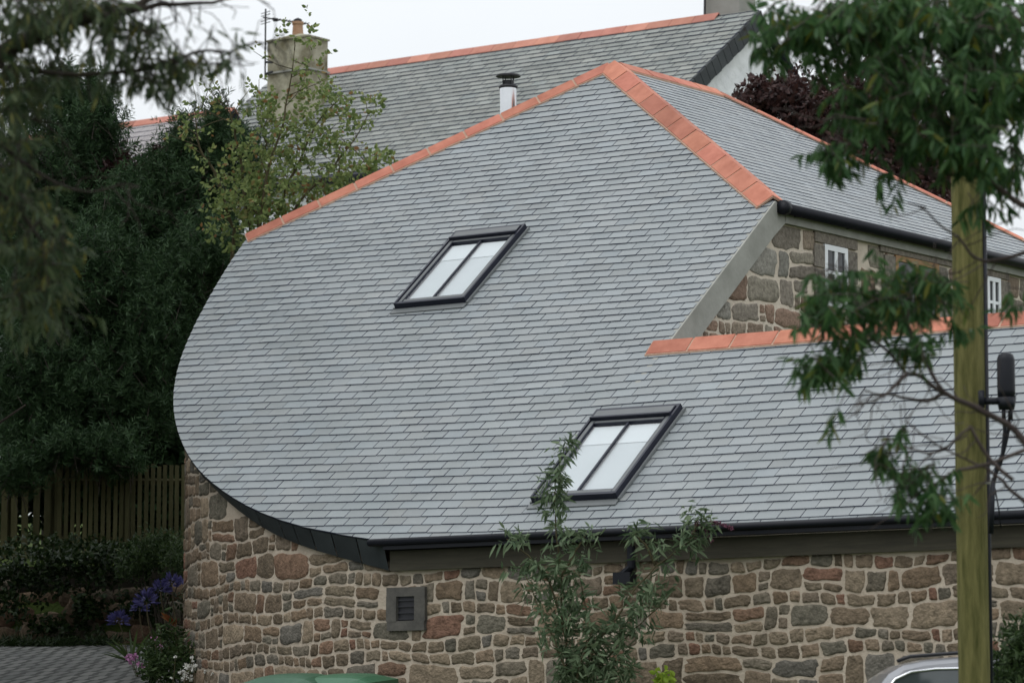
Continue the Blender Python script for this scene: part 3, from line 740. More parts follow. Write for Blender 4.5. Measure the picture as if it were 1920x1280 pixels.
def blob_pts(blobs, dens):
    """blobs: (px, py, D, rx_px, ry_px, rdepth_m, n)"""
    out = []
    for (x, y, D, rx, ry, rd, n) in blobs:
        n = int(n*dens); q = rng.normal(size=(n, 3)); q /= np.linalg.norm(q, axis=1)[:, None]; q *= (rng.random(n)[:, None])**.42
        c = W(x, y, D); k = D/FPX
        out.append(c+q[:, :1]*ri*rx*k+q[:, 1:2]*fw*rd+q[:, 2:]*up*ry*k)
    return np.concatenate(out)
def sprigs(org, tdir, nl, tl, spread, size, sj=.35):
    """leaves along short twigs starting at org"""
    n = len(org); t = np.tile((np.arange(nl)+.5)/nl, n); o = np.repeat(org, nl, 0); d = np.repeat(tdir, nl, 0)
    tl = np.repeat(tl*(.6+.8*rng.random(n)), nl)
    p = o+d*(t*tl)[:, None]
    q = rng.normal(size=(n*nl, 3)); q -= d*(q*d).sum(1)[:, None]; q /= np.linalg.norm(q, axis=1)[:, None]+1e-9
    dd = d*(1-spread)+q*spread
    return p, dd, size*(1-sj+2*sj*rng.random(n*nl))
def rdir(n, bias, rand):
    v = A(*bias)+rng.normal(size=(n, 3))*rand; return v/np.linalg.norm(v, axis=1)[:, None]
def curve(p, q, k=8, sag=0, j=.03):
    p = np.asarray(p); q = np.asarray(q); L = np.linalg.norm(q-p); pts = []
    w1 = rng.normal(size=3)*j*L; w2 = rng.normal(size=3)*j*L*.6
    for i in range(k+1):
        t = i/k; pts.append(p+(q-p)*t+w1*math.sin(math.pi*t)+w2*math.sin(2*math.pi*t)+ZZ*sag*L*math.sin(math.pi*t))
    return pts
def limb(mb, p, q, r0, r1, k=8, sag=0, j=.03, n=6):
    c = curve(p, q, k, sag, j); mb.tube(c, list(np.linspace(r0, r1, k+1)), n); return c
def gz(p): return float(ground_z(p[0], p[1]))
def base_of(p): return A(p[0], p[1], gz(p)-.05)
LM = {}
LM['dark'] = leafmat('dark_evergreen_leaf', (.015, .036, .015), (.044, .084, .032), .2, .6)
LM['dark2'] = leafmat('deep_green_leaf', (.018, .036, .012), (.05, .08, .026), .25, .5)
LM['light'] = leafmat('olive_young_leaf', (.095, .145, .045), (.24, .29, .10), .35, .55, (.22, .12, .05))
LM['purple'] = leafmat('purple_leaf', (.026, .013, .013), (.068, .032, .028), .25, .45)
LM['ash'] = leafmat('lance_leaf', (.028, .072, .026), (.085, .165, .058), .38, .5, (.12, .13, .02))
LM['willow'] = leafmat('drooping_leaf', (.032, .056, .028), (.085, .110, .050), .38, .5, (.15, .14, .03))
LM['buddleia'] = leafmat('grey_green_leaf', (.055, .092, .045), (.16, .21, .12), .25, .6)
LM['ivy'] = leafmat('ivy_leaf', (.008, .020, .006), (.024, .040, .011), .2, .4)
LM['lime'] = leafmat('lime_leaf', (.20, .32, .03), (.34, .45, .06), .4, .5)
LM['blue'] = leafmat('blue_petal', (.045, .042, .13), (.09, .085, .22), .3, .6)
LM['pink'] = leafmat('pink_petal', (.42, .16, .36), (.60, .32, .52), .3, .6)
LM['white'] = leafmat('white_petal', (.62, .62, .58), (.80, .80, .76), .3, .6)
LM['red'] = leafmat('red_brown_leaf', (.11, .03, .015), (.20, .08, .03), .3, .5)
LM['strap'] = leafmat('strap_leaf', (.035, .065, .02), (.08, .12, .04), .3, .4)

def tree(name, label, cat, trunk, limbs, blobs, dens, lm, bark, leaf, ratio, nl, tl, spread, bias, rand, group=None, fold=.25, droop=0, face=None):
    """trunk: list of pts + radii; limbs: list of (p,q,r0,r1)"""
    e = empty(name, trunk[0][0], label, cat, group)
    mb = MB(); mb.tube(trunk[0], trunk[1], 9)
    for (p, q, r0, r1) in limbs: limb(mb, p, q, r0, r1)
    o = blob_pts(blobs, dens); td = rdir(len(o), bias, rand)
    k = rng.choice(len(o), min(len(o), 500), replace=False)
    for i in k: mb.tube([o[i]-td[i]*tl*.8, o[i]+td[i]*tl*.7], [.006, .002], 3, cap=False)
    mb.build('trunk', bark, e, smooth=True)
    p, d, s = sprigs(o, td, nl, tl, spread, leaf)
    leafmesh('crown', p, d, s, ratio, lm, e, fold, droop, face)
    return e
def auto(bx, by, D, top, nlimb, rx, ry, r0=.1):
    """trunk from the ground at pixel column bx up to pixel top (x,y), limbs fanned to an ellipse"""
    t = W(top[0], top[1], D); b = base_of(W(bx, by, D)); pts = curve(b, t, 10, 0, .02)
    tr = (pts, list(np.linspace(r0, r0*.15, 11))); L = []
    for i in range(nlimb):
        k = 3+int(7*i/nlimb); q = i*2.4; c = W((bx+top[0])/2, (by+top[1])/2, D)
        e_ = pts[min(k+1, 10)]+ri*math.cos(q)*rx*D/FPX*(1-.05*k)+fw*math.sin(q)*rx*D/FPX*.8+ZZ*ry*D/FPX*.35
        L.append((pts[k-1], e_, r0*.35*(1-k*.06), .008))
    return tr, L

G1 = 'dark evergreens beyond the fence'
# tall evergreen shrubs on the left, 42-46 m away
defs = [
 # label, base px, D, top, blobs, material
 ('tall dark feathery evergreen at the far left rising above the cottage roof', 95, 45.5, (110, 150),
  [(60, 330, 45.5, 110, 190, 1.2, 900), (150, 330, 45, 65, 170, .9, 650), (175, 215, 45, 30, 75, .5, 180), (205, 260, 45, 22, 60, .4, 100), (60, 500, 45, 120, 150, 1.2, 600), (120, 190, 45.5, 40, 70, .6, 140)], 'dark'),
 ('dark spiky evergreen with upright tips in front of the cottage roof', 300, 44.2, (345, 240),
  [(345, 290, 44, 25, 70, .5, 170), (410, 275, 44, 30, 75, .5, 220), (300, 350, 44.4, 70, 60, .8, 260), (380, 370, 44, 85, 80, .9, 520), (470, 300, 43.8, 28, 50, .5, 70), (250, 420, 44, 90, 90, .9, 420), (330, 470, 44, 120, 90, 1, 620), (480, 370, 43.8, 18, 60, .4, 60)], 'dark'),
 ('rounded dark evergreen right beside the rounded slate roof edge', 330, 43, (350, 520),
  [(390, 490, 43, 80, 80, .9, 460), (320, 580, 43, 90, 110, 1, 620), (270, 700, 42.6, 90, 110, .9, 600), (190, 560, 42.9, 110, 130, .9, 700), (300, 640, 42.2, 70, 140, .6, 400)], 'dark'),
 ('dark evergreen mass hanging over the left end of the picket fence', 120, 42.6, (130, 560),
  [(120, 560, 43, 130, 120, 1, 800), (60, 700, 42.5, 120, 130, 1, 750), (190, 740, 42.2, 120, 90, .9, 700), (90, 830, 42, 110, 60, .6, 420), (215, 865, 41.2, 60, 45, .4, 230), (130, 860, 41.1, 60, 30, .3, 130), (30, 900, 41.1, 50, 40, .3, 120), (290, 790, 41.8, 50, 45, .4, 160)], 'dark'),
]
for lab, bx, D, top, bl, lm in defs:
    tr, lb = auto(bx, 900, D, top, 12, 90, 90, .11)
    tree('evergreen_tree', lab, 'tree', tr, lb, bl, 1.0, LM[lm], M['bark'], .075, .18, 30, .26, .62, (0, 0, .75), .5, G1)
# unseen crown over the drive that keeps the bank in shade
tr, lb = auto(-330, 1000, 36, (-300, 250), 14, 420, 200, .2)
tree('evergreen_tree', 'big dark tree overhanging the drive just outside the left edge', 'tree', tr, lb,
     [(-420, 500, 36.5, 400, 300, 2.2, 2200), (-330, 620, 33, 260, 260, 3, 2200), (-130, 560, 38, 90, 300, 1.2, 700), (-60, -330, 37, 330, 200, 3, 2600), (-480, 900, 33, 260, 260, 3, 900)], 1.0, LM['dark'], M['bark'], .17, .3, 12, .4, .7, (0, 0, .1), .9)

# dark purple shrub showing between the evergreens
tr, lb = auto(260, 800, 45, (330, 300), 8, 80, 60, .05)
tree('purple_shrub', 'dark purple leaved shrub glimpsed between the evergreens on the left', 'shrub', tr, lb,
     [(330, 320, 44.8, 50, 55, .5, 260), (230, 340, 45, 60, 45, .5, 260), (290, 390, 44.6, 60, 50, .5, 200), (200, 300, 45.5, 40, 30, .4, 90)], 1, LM['purple'], M['bark'], .07, .55, 10, .18, .7, (0, 0, .3), .8)

# pale olive young tree between the houses
stems = [((480, 470), (500, 330), (535, 200), (552, 95)), ((470, 470), (455, 330), (440, 240), (425, 190)), ((500, 460), (540, 340), (585, 250), (640, 180)),
         ((510, 460), (560, 380), (620, 320), (690, 215)), ((490, 470), (475, 380), (500, 270), (490, 200)), ((560, 440), (600, 400), (650, 330), (700, 290)), ((440, 430), (410, 340), (370, 260), (365, 215))]
D = 40.5
e = empty('young_tree', base_of(W(490, 900, D)), 'young olive green tree with thin upright stems between the two slate roofs', 'tree')
mb = MB(); org = []
root = base_of(W(490, 900, D))
for st in stems:
    dd_ = D+random.uniform(-.5, .5); P = [root]+[W(x, y, dd_) for x, y in st]
    pts = []
    for i in range(len(P)-1): pts += curve(P[i], P[i+1], 6, 0, .03)[(0 if i == 0 else 1):]
    mb.tube(pts, list(np.linspace(.03, .005, len(pts))), 6)
    for i in range(8, len(pts)):
        for _ in range(1):
            q = pts[i]+rdir(1, (0, 0, .35), .6)[0]*random.uniform(.15, .5); limb(mb, pts[i], q, .006, .003, 3, n=4); org += [q, (pts[i]+q)/2]
mb.build('trunk', M['twig'], e, smooth=True)
org = np.concatenate([np.array(org), blob_pts([(600, 195, 40.5, 50, 40, .5, 85), (505, 205, 40.5, 45, 35, .5, 55), (550, 260, 40.5, 90, 50, .6, 130), (640, 250, 40.5, 60, 60, .5, 60), (700, 200, 40.3, 22, 25, .3, 22),
      (480, 300, 40.5, 70, 70, .6, 150), (560, 350, 40.3, 100, 50, .6, 190), (660, 320, 40.2, 70, 28, .5, 80), (440, 400, 40.5, 60, 80, .6, 190), (510, 390, 40.2, 60, 50, .5, 130), (700, 300, 40, 40, 22, .4, 40),
      (550, 130, 40.3, 22, 35, .3, 10), (355, 240, 40.6, 20, 25, .3, 10), (580, 60, 40.3, 14, 34, .2, 16), (522, 62, 40.3, 18, 14, .2, 10), (600, 110, 40.3, 18, 28, .2, 12)], .55)])
td = rdir(len(org), (0, 0, .3), .8); p, d, s = sprigs(org, td, 6, .12, .7, .058)
leafmesh('crown', p, d, s, .62, LM['light'], e, face=A(0, -1, .3))

# purple leaved tree behind the right roof
tr, lb = auto(1640, 600, 43.5, (1600, 170), 12, 190, 120, .1)
tree('copper_tree', 'dark purple leaved tree behind the right hand roof hips', 'tree', tr, lb,
     [(1600, 230, 43.5, 130, 90, 1, 650), (1420, 195, 43, 45, 28, .4, 60), (1770, 330, 43.5, 60, 90, .7, 200), (1500, 200, 43, 80, 50, .7, 230), (1440, 170, 43, 60, 35, .5, 60), (1560, 290, 43, 90, 60, .8, 380), (1680, 310, 43, 100, 90, .9, 520), (1740, 380, 43, 60, 60, .6, 170), (1640, 150, 43.5, 90, 50, .7, 160), (1450, 190, 43, 50, 30, .4, 60), (1720, 200, 43.5, 80, 90, .7, 200)], 1, LM['purple'], M['bark'], .062, .68, 11, .22, .7, (0, 0, .3), .8, face=A(0, -1, .4))

# ------------------------------------------------------------------ foreground tree on the right
D = 15.0
e = empty('lance_leaved_tree', base_of(W(2120, 1200, D)), 'dark green tree with drooping lance shaped leaves hanging in front of the wooden pole', 'tree')
mb = MB(); root = base_of(W(2120, 1200, D))
tp = [root, W(2110, 700, D), W(2060, 200, D), W(1990, -150, D)]
mb.tube(tp, [.085, .075, .06, .04], 10)
BR = [((2110, 960), (1930, 840), (1840, 770), (1770, 735), (1700, 700), (1640, 640), (1560, 600)),
      ((1770, 735), (1690, 745), (1620, 730)), ((2100, 520), (1930, 390), (1850, 335), (1700, 250), (1570, 215)), ((2060, 250), (1900, 130), (1700, 60), (1500, 40)),
      ((2040, 150), (1800, -20), (1600, -30), (1430, 30)), ((1850, 335), (1760, 330), (1640, 280)), ((1700, 250), (1600, 180), (1480, 110)), ((1930, 840), (1800, 880), (1710, 930), (1690, 900)),
      ((1700, 700), (1660, 740), (1600, 760)), ((1770, 735), (1720, 650), (1700, 560), (1740, 510)), ((1640, 640), (1590, 560), (1560, 530)), ((1900, 900), (1820, 800), (1740, 850), (1665, 820)),
      ((1930, 470), (1850, 490), (1790, 440), (1700, 380)), ((1930, 950), (1880, 900), (1830, 870), (1700, 790))]
for b in BR:
    dd_ = D+random.uniform(-.25, .25); P = [W(x, y, dd_) for x, y in b]; pts = []
    for i in range(len(P)-1): pts += curve(P[i], P[i+1], 5, 0, .05)[(0 if i == 0 else 1):]
    r0 = .018 if b[0][0] > 2000 else .009
    mb.tube(pts, list(np.linspace(r0, .003, len(pts))), 6)
    for i in range(4, len(pts), 1):
        if random.random() < .55:
            q = pts[i]+rdir(1, (-.5, 0, -.2), .6)[0]*random.uniform(.1, .35); limb(mb, pts[i], q, .0032, .0016, 4, j=.1, n=4)
blobs = [(1500, 60, 18, 75, 45, .35, 62), (1450, 95, 18, 55, 14, .2, 12), (1620, 50, 18, 90, 60, .5, 95), (1560, 120, 18, 50, 35, .3, 16), (1700, 50, 18, 130, 65, .6, 120), (1850, 60, 18, 100, 80, .6, 150), (1700, 150, 17.8, 80, 50, .5, 56),
         (1590, 200, 18, 28, 36, .2, 18), (1680, 210, 17.8, 50, 40, .4, 20), (1725, 270, 17.8, 50, 35, .4, 30), (1630, 250, 17.9, 30, 30, .3, 12), (1570, 310, 17.9, 32, 40, .2, 26), (1810, 180, 17.8, 75, 100, .5, 120), (1820, 290, 17.6, 50, 50, .3, 62),
         (1890, 180, 18, 50, 110, .5, 62), (1885, 330, 18, 45, 60, .4, 20), (1830, 385, 18, 20, 20, .2, 5), (1660, 340, 18, 30, 14, .2, 6),
         (1570, 520, 18, 45, 28, .2, 14), (1560, 590, 17.9, 62, 42, .25, 34), (1535, 680, 17.9, 38, 48, .2, 24), (1595, 660, 17.9, 35, 35, .2, 16), (1640, 580, 18, 50, 45, .3, 20), (1700, 560, 18, 60, 50, .3, 34), (1770, 540, 18, 40, 40, .3, 16), (1700, 650, 18, 50, 18, .3, 10), (1780, 610, 18, 30, 25, .2, 5),
         (1572, 762, 18, 8, 6, .1, 2), (1660, 845, 18, 26, 22, .15, 9), (1690, 800, 18, 18, 12, .1, 3), (1730, 900, 18, 40, 25, .2, 17), (1755, 945, 17.9, 34, 32, .2, 12), (1690, 920, 18, 20, 25, .1, 6),
         (1905, 560, 18, 14, 30, .2, 4)]
org = blob_pts([(b[0], b[1]-(16 if b[1] < 350 else 6), b[2]-3.0, b[3]*.94, b[4]*.9, b[5], b[6]*(.8 if b[0] > 1620 else .72)) for b in blobs], 1.0)
td = rdir(len(org), (0, 0, -.25), .6)
for i in range(len(org)): mb.tube([org[i]-td[i]*.08, org[i]+td[i]*.08], [.003, .0015], 3, cap=False)
mb.build('trunk', M['bark_grey'], e, smooth=True)
p, d, s = sprigs(org, td, 13, .11, .75, .066, .3)
d[:, 2] -= .75
leafmesh('crown', p, d, s, .27, LM['ash'], e, .25, .35)

# ------------------------------------------------------------------ foreground tree on the left
D = 14.0
e = empty('willowy_tree', base_of(W(-260, 1200, D)), 'willowy tree with bare dark limbs and drooping leaves in the top left corner', 'tree')
mb = MB(); root = base_of(W(-260, 1200, D)); mb.tube([root, W(-240, 600, D), W(-200, 200, D), W(-150, -150, D)], [.085, .075, .06, .04], 10)
BR = [((-200, 230), (0, 105), (100, 52), (190, 36), (262, 10), (330, -20)), ((190, 36), (300, 8), (400, 6), (500, -6)), ((-200, 250), (0, 125), (150, 141), (260, 131), (330, 118), (450, 119)), ((260, 131), (350, 105), (430, 98), (500, 82), (540, 60)),
      ((190, 36), (260, 60), (330, 40)), ((-220, 300), (-60, 240), (20, 210), (100, 230)), ((-220, 420), (-50, 330), (40, 400), (110, 520)), ((-210, 100), (-50, -20), (100, 0), (200, -20)), ((-220, 400), (0, 270), (170, 360), (260, 350))]
TH = [.034, .012, .011, .006, .007, .01, .012, .02, .008]
for b, r0 in zip(BR, TH):
    P = [W(x, y, D) for x, y in b]; pts = []
    for i in range(len(P)-1): pts += curve(P[i], P[i+1], 5, 0, .04)[(0 if i == 0 else 1):]
    mb.tube(pts, list(np.linspace(r0*1.3, r0*.3, len(pts))), 7)
    for i in range(3, len(pts)):
        if random.random() < .8:
            q = pts[i]+rdir(1, (.4, 0, -.4), .5)[0]*random.uniform(.1, .3); limb(mb, pts[i], q, .003, .0015, 4, j=.1, n=4)
blobs = [(50, 30, 17, 120, 50, .5, 110), (160, 10, 17, 80, 25, .3, 40), (60, 130, 17, 100, 40, .3, 40), (230, 40, 17, 50, 30, .25, 24), (205, 90, 17, 35, 40, .2, 12), (280, 60, 17, 20, 38, .15, 12), (240, 125, 17, 60, 30, .2, 22), (330, 110, 17, 45, 30, .2, 20), (390, 90, 17, 22, 20, .15, 5),
         (320, 150, 17, 40, 20, .2, 12), (430, 125, 17, 25, 16, .15, 8), (0, 250, 17, 70, 110, .4, 60), (20, 400, 17, 90, 110, .4, 100), (90, 480, 17, 45, 70, .3, 44), (60, 560, 17, 60, 50, .3, 40), (110, 575, 17, 25, 35, .2, 14), (30, 170, 17, 60, 60, .3, 26), (270, 160, 17, 30, 20, .2, 6)]
org = blob_pts([(b[0], b[1]-8, 14, b[3], b[4], b[5], b[6]*.75) for b in blobs], 1.0); td = rdir(len(org), (.1, 0, -.5), .5)
for i in range(len(org)): mb.tube([org[i]-td[i]*.08, org[i]+td[i]*.08], [.003, .0015], 3, cap=False)
mb.build('trunk', M['bark'], e, smooth=True)
p, d, s = sprigs(org, td, 10, .12, .6, .062, .3); d[:, 2] -= .6
leafmesh('crown', p, d, s, .2, LM['willow'], e, .25, .3)

# ------------------------------------------------------------------ telegraph pole
D = 21.0; pc = W(1828, 1280, D); pbse = A(pc[0], pc[1], gz(pc)-.3); ptop = W(1815, -40, D); ptop = A(pc[0]-.01, pc[1], ptop[2])
e = empty('telegraph_pole', pbse, 'weathered green stained wooden pole with black cable joint standing before the stone house', 'pole')
mb = MB(); mb.tube([pbse+(ptop-pbse)*k/12 for k in range(13)], list(np.linspace(.093, .089, 13)), 28); mb.build('post', M['pole'], e, smooth=True)
mb = MB(); q0, q1 = W(1858, 1280, D), W(1850, 335, D); mb.tube([A(q0[0]-.003, q0[1], gz(q0)), A(q0[0]-.003, q0[1], q1[2])], .017, 8); mb.build('conduit', M['black_plastic'], e, smooth=True)
mb = MB(); D_ = 20.95; c0 = W(1887, 745, D_); mb.tube([c0, c0+ZZ*.04, c0+ZZ*.22, c0+ZZ*.25, c0+ZZ*.263], [.05, .052, .052, .042, .012], 14)
mb.tube([c0-ZZ*.07, c0], [.045, .058], 14); mb.tube([c0-ZZ*.02+A(-.15, 0, 0), c0-ZZ*.02], .022, 8); mb.box(c0+A(-.16, -.03, -.06), A(.03, 0, 0), A(0, .06, 0), ZZ*.1)
mb.tube([c0+A(-.02, -.02, -.06), c0+A(-.02, -.02, -.13)], .012, 6); mb.tube([c0+A(.022, -.02, -.06), c0+A(.022, -.02, -.13)], .012, 6); mb.build('cable_joint', M['black_plastic'], e, smooth=True)
mb = MB()
def cab(P, r): mb.tube([W(x, y, D_) for x, y in P], r, 6)
cab([(1882, 770), (1884, 810), (1880, 850), (1868, 880), (1862, 910), (1860, 950)], .012); cab([(1893, 770), (1892, 800), (1886, 830), (1876, 870), (1866, 890)], .010)
cab([(1860, 895), (1868, 930), (1874, 960), (1872, 945), (1864, 955), (1860, 940)], .004); cab([(1862, 900), (1860, 960), (1858, 1000)], .015); cab([(1866, 915), (1872, 950), (1877, 990)], .004)
mb.build('cable', M['black_plastic'], e, smooth=True)
mb = MB(); o = W(1857, 905, D_); mb.tube([o+A(-.03, 0, 0), o+A(.03, 0, .0)], .008, 6); mb.build('clamp', M['cement'], e)

# ------------------------------------------------------------------ car
D = 22.4; mpp = D/FPX
e = empty('parked_car', A(*W(1850, 1280, D)[:2], gz(W(1850, 1280, D))), 'silver grey parked car with only its roof and window edge showing before the wall', 'car')
M['car'] = mat('car_paint', (.19, .195, .21), (.21, .215, .23), 5, .3, 0, .6, metal=.3, coat=.6)
M['chrome'] = mat('chrome_trim', (.75, .76, .78), None, 4, .12, metal=1)
M['carglass'] = mat('car_glass', (.03, .04, .04), (.04, .05, .05), 3, .06, 0, .6)
M['tyre'] = mat('tyre', (.015, .015, .015), None, 9, .9)
cz = gz(W(1850, 1280, D)); kx = lambda px: W(px, 1250, D)[0]
side = [(1560, .62), (1580, .9), (1630, 1.10), (1652, 1.235), (1672, 1.315), (1700, 1.37), (1740, 1.40), (1800, 1.42), (1950, 1.43), (2150, 1.40), (2300, 1.30), (2450, 1.08), (2700, .98), (2800, .85), (2820, .5), (2810, .3), (1565, .3)]
x0 = kx(1640); prof = [(kx(x), cz+h) for x, h in side]; cz0 = cz
shift = W(1800, 1226, D)[2]-(cz+1.42); prof = [(x, z+shift) for x, z in prof]
yb = W(1850, 1250, D)[1]; hwid = .80
mb = MB(); nP = len(prof)
def sect(y, k):
    zc = [p[1] for p in prof]; zm = cz+shift+.95
    return [A(x if z < zm else x+(kx(1900)-x)*(1-k)*.6, y, z if z < zm else zm+(z-zm)*1.0) for x, z in prof]
secs = []
for (f_, yy, ks) in ((0, .0, 0), (1, .04, 0)): pass
def tum(z, s_): return yb+s_*(hwid-(max(0, z-(cz+shift+.95)))*.42)+hwid
rows = []
for s_ in (-1, -.93, -.5, 0, .5, .93, 1):
    drop = {1: .045, .93: .012, .5: .002, 0: 0}[abs(s_)]
    rows.append([A(x, tum(z, s_), z-(drop if z > cz+shift+1.1 else 0)) for x, z in prof])
vs = [p for r_ in rows for p in r_]; fs = [(i*nP+k, i*nP+(k+1) % nP, (i+1)*nP+(k+1) % nP, (i+1)*nP+k) for i in range(6) for k in range(nP)]
fs += [tuple(range(nP)), tuple(range(6*nP, 7*nP))[::-1]]; mb.add(vs, fs); mb.build('body', M['car'], e, smooth=False)
zb_ = cz+shift
def glp(pts, off): return [A(kx(x), tum(zb_+h, -1)-off, zb_+h) for x, h in pts]
gl_ = [(1652, 1.0), (1662, 1.19), (1682, 1.27), (1712, 1.315), (1760, 1.335), (1900, 1.345), (2150, 1.30), (2260, 1.18), (2400, 1.0)]
mb = MB(); mb.prism(glp(gl_, .004), A(0, .003, 0)); mb.build('side_window', M['carglass'], e)
mb = MB(); mb.tube([p for p in glp(gl_, .008)], .009, 6); mb.build('chrome_trim', M['chrome'], e, smooth=True)
mb = MB(); mb.tube([A(kx(x), tum(zb_+1.42, -1)+.05, zb_+h) for x, h in ((1690, 1.385), (1715, 1.415), (1800, 1.435), (2000, 1.445), (2200, 1.42), (2230, 1.38))], .012, 6); mb.build('roof_rail', M['black_metal'], e, smooth=True)
for x_ in (1730, 2600):
    c = A(kx(x_), yb-.02, zb_+.32); we = empty('wheel', c, parent=e)
    mb = MB(); mb.tube([c, c+A(0, .2, 0)], .31, 28); mb.build('tyre', M['tyre'], we); mb = MB(); mb.tube([c-A(0, .01, 0), c+A(0, .1, 0)], .2, 24); mb.build('rim', M['chrome'], we)

# ------------------------------------------------------------------ wheelie bins
def wbin(px, label, c_):
    D = 28.5; t = W(px, 1267, D); z0 = t[2]-1.05; e = empty('wheelie_bin', A(t[0], t[1], z0), label, 'bin', 'green bins by the wall')
    yaw = R(-20); X = A(math.cos(yaw), math.sin(yaw), 0); Y = A(-math.sin(yaw), math.cos(yaw), 0); b = A(t[0], t[1], z0)
    def ring(w_, d, z): return [b+X*sx_*w_+Y*sy_*d+ZZ*z for sx_, sy_ in ((-1, -1), (1, -1), (1, 1), (-1, 1))]
    mb = MB(); a = ring(.21, .25, .05)+ring(.265, .32, .95); mb.add(a, [(3, 2, 1, 0), (0, 1, 5, 4), (1, 2, 6, 5), (2, 3, 7, 6), (3, 0, 4, 7)])
    a = ring(.285, .34, .93)+ring(.285, .34, .97); mb.add(a, [(3, 2, 1, 0), (4, 5, 6, 7), (0, 1, 5, 4), (1, 2, 6, 5), (2, 3, 7, 6), (3, 0, 4, 7)]); mb.build('body', M['green_plastic'], e)
    mb = MB(); N_ = 8; vs = []
    for j in range(N_+1):
        for i in range(N_+1):
            u, v = i/N_*2-1, j/N_*2-1; vs.append(b+X*u*.295+Y*v*.36+ZZ*(.985+.06*(1-u**4)*(1-v**4)+.05*(v+1)/2))
    fs = [(j*(N_+1)+i, j*(N_+1)+i+1, (j+1)*(N_+1)+i+1, (j+1)*(N_+1)+i) for j in range(N_) for i in range(N_)]
    mb.add(vs, fs); r_ = [b+X*s_*.295+Y*-.36+ZZ*h for s_, h in ((-1, .985), (1, .985), (1, .945), (-1, .945))]; mb.add(r_, [(0, 3, 2, 1)])
    for s_ in (-1, 1): mb.add([b+X*s_*.295-Y*.36+ZZ*.985, b+X*s_*.295+Y*.36+ZZ*1.035, b+X*s_*.295+Y*.36+ZZ*.97, b+X*s_*.295-Y*.36+ZZ*.945], [(0, 1, 2, 3)])
    mb.build('lid', c_, e, smooth=False)
    mb = MB(); mb.tube([b+X*-.25+Y*.38+ZZ*1.0, b+X*.25+Y*.38+ZZ*1.0], .016, 8); mb.build('handle', M['green_plastic'], e)
    for s_ in (-1, 1):
        c = b+X*s_*.25+Y*.28+ZZ*.1; mb = MB(); mb.tube([c-X*.025, c+X*.025], .1, 16); mb.build('wheel', M['tyre'], e)
wbin(548, 'left one of two green plastic bins whose lids show below the wall', M['green_plastic'])
wbin(650, 'right one of two green plastic bins whose lids show below the wall', mat('green_plastic_pale', (.028, .10, .05), (.04, .125, .065), 4, .4, 0, .4))

# ------------------------------------------------------------------ fence, bank, garden
def picket_fence(x0, x1, ytop, ybot, D0, D1, step, wd, label, rails, gapn=0):
    c = W(x0, ybot, D0); e = empty('picket_fence', A(c[0], c[1], c[2]), label, 'fence', 'wooden fences on the bank')
    mb = MB(); x = x0; pts = []
    while x < x1:
        D = D0+(D1-D0)*(x-x0)/(x1-x0); b = W(x, ybot+12, D); t = W(x, ytop+random.uniform(-4, 4), D); k = random.uniform(.7, 1.25)
        mb.box(A(b[0], b[1], b[2]), A(wd, -.02*wd, 0), A(0, .02, 0), A(random.uniform(-.01, .01), 0, t[2]-b[2]), 0, (k, k, k)); x += step*random.uniform(.93, 1.07)
    mb.build('pickets', M['fence'], e)
    for r_ in rails:
        mb = MB(); a = W(x0, r_, D0+.03); b = W(x1, r_, D1+.03); a[1] = W(x0, ybot+12, D0)[1]+.05; b[1] = W(x1, ybot+12, D1)[1]+.05; a[2] = b[2] = (a[2]+b[2])/2; mb.tube([a+A(0, .04, 0), b+A(0, .04, 0)], .035, 4); mb.build('rail', M['fence'], e)
    for k in range(3):
        x = x0+(x1-x0)*k/2; D = D0+(D1-D0)*k/2; b = W(x, ybot, D); t = W(x, ytop, D); mb = MB(); mb.box(A(b[0]-.04, b[1]+.09, b[2]-.3), A(.08, 0, 0), A(0, .08, 0), ZZ*(t[2]-b[2]+.32)); mb.build('post', M['fence'], e)
picket_fence(106, 362, 870, 1040, 41.3, 41.3, 11.5, .046, 'close boarded picket fence of mossy narrow slats beside the rounded wall', (900, 1010))
picket_fence(-60, 92, 890, 1035, 41.6, 41.6, 20, .075, 'darker picket fence with wider gaps at the far left under the shrubs', (915, 1006))
# dry stone hedge bank under the fence
mb = MB(); rn = np.random.default_rng(5)
def rock(c, r, sq):
    vs = []; n1, n2 = 6, 9
    off = rn.normal(size=3)
    for i in range(n1+1):
        a = math.pi*i/n1
        for j in range(n2):
            b = 2*math.pi*j/n2; v = A(math.sin(a)*math.cos(b), math.sin(a)*math.sin(b), math.cos(a))
            v = np.sign(v)*np.abs(v)**.6; k = 1+.12*math.sin(v[0]*4+off[0]*5)+.1*math.sin(v[2]*5+off[1]*5)
            vs.append(c+v*A(r*sq, r*.8, r)*k)
    fs = [(i*n2+j, i*n2+(j+1) % n2, (i+1)*n2+(j+1) % n2, (i+1)*n2+j) for i in range(n1) for j in range(n2)]
    q = random.choice(STONE_COLS[:7]); v_ = random.uniform(.5, 1.0); mb.add(vs, fs, 0, tuple(x*v_ for x in q))
be = empty('stone_hedge', W(180, 1210, 39.6), 'low overgrown dry stone bank below the picket fences along the drive', 'stone bank')
for (yy, D, r0) in ((1195, 39.5, .15), (1155, 39.7, .14), (1118, 39.95, .12), (1085, 40.15, .1)):
    x = -80
    while x < 420:
        r = r0*random.uniform(.7, 1.3); sq = random.uniform(1, 1.7); w_ = 2*r*sq*FPX/D*.9; rock(W(x+w_/2, yy+random.uniform(-8, 8), D), r, sq); x += w_
mb.build('stones', M['stone'], be, smooth=True)
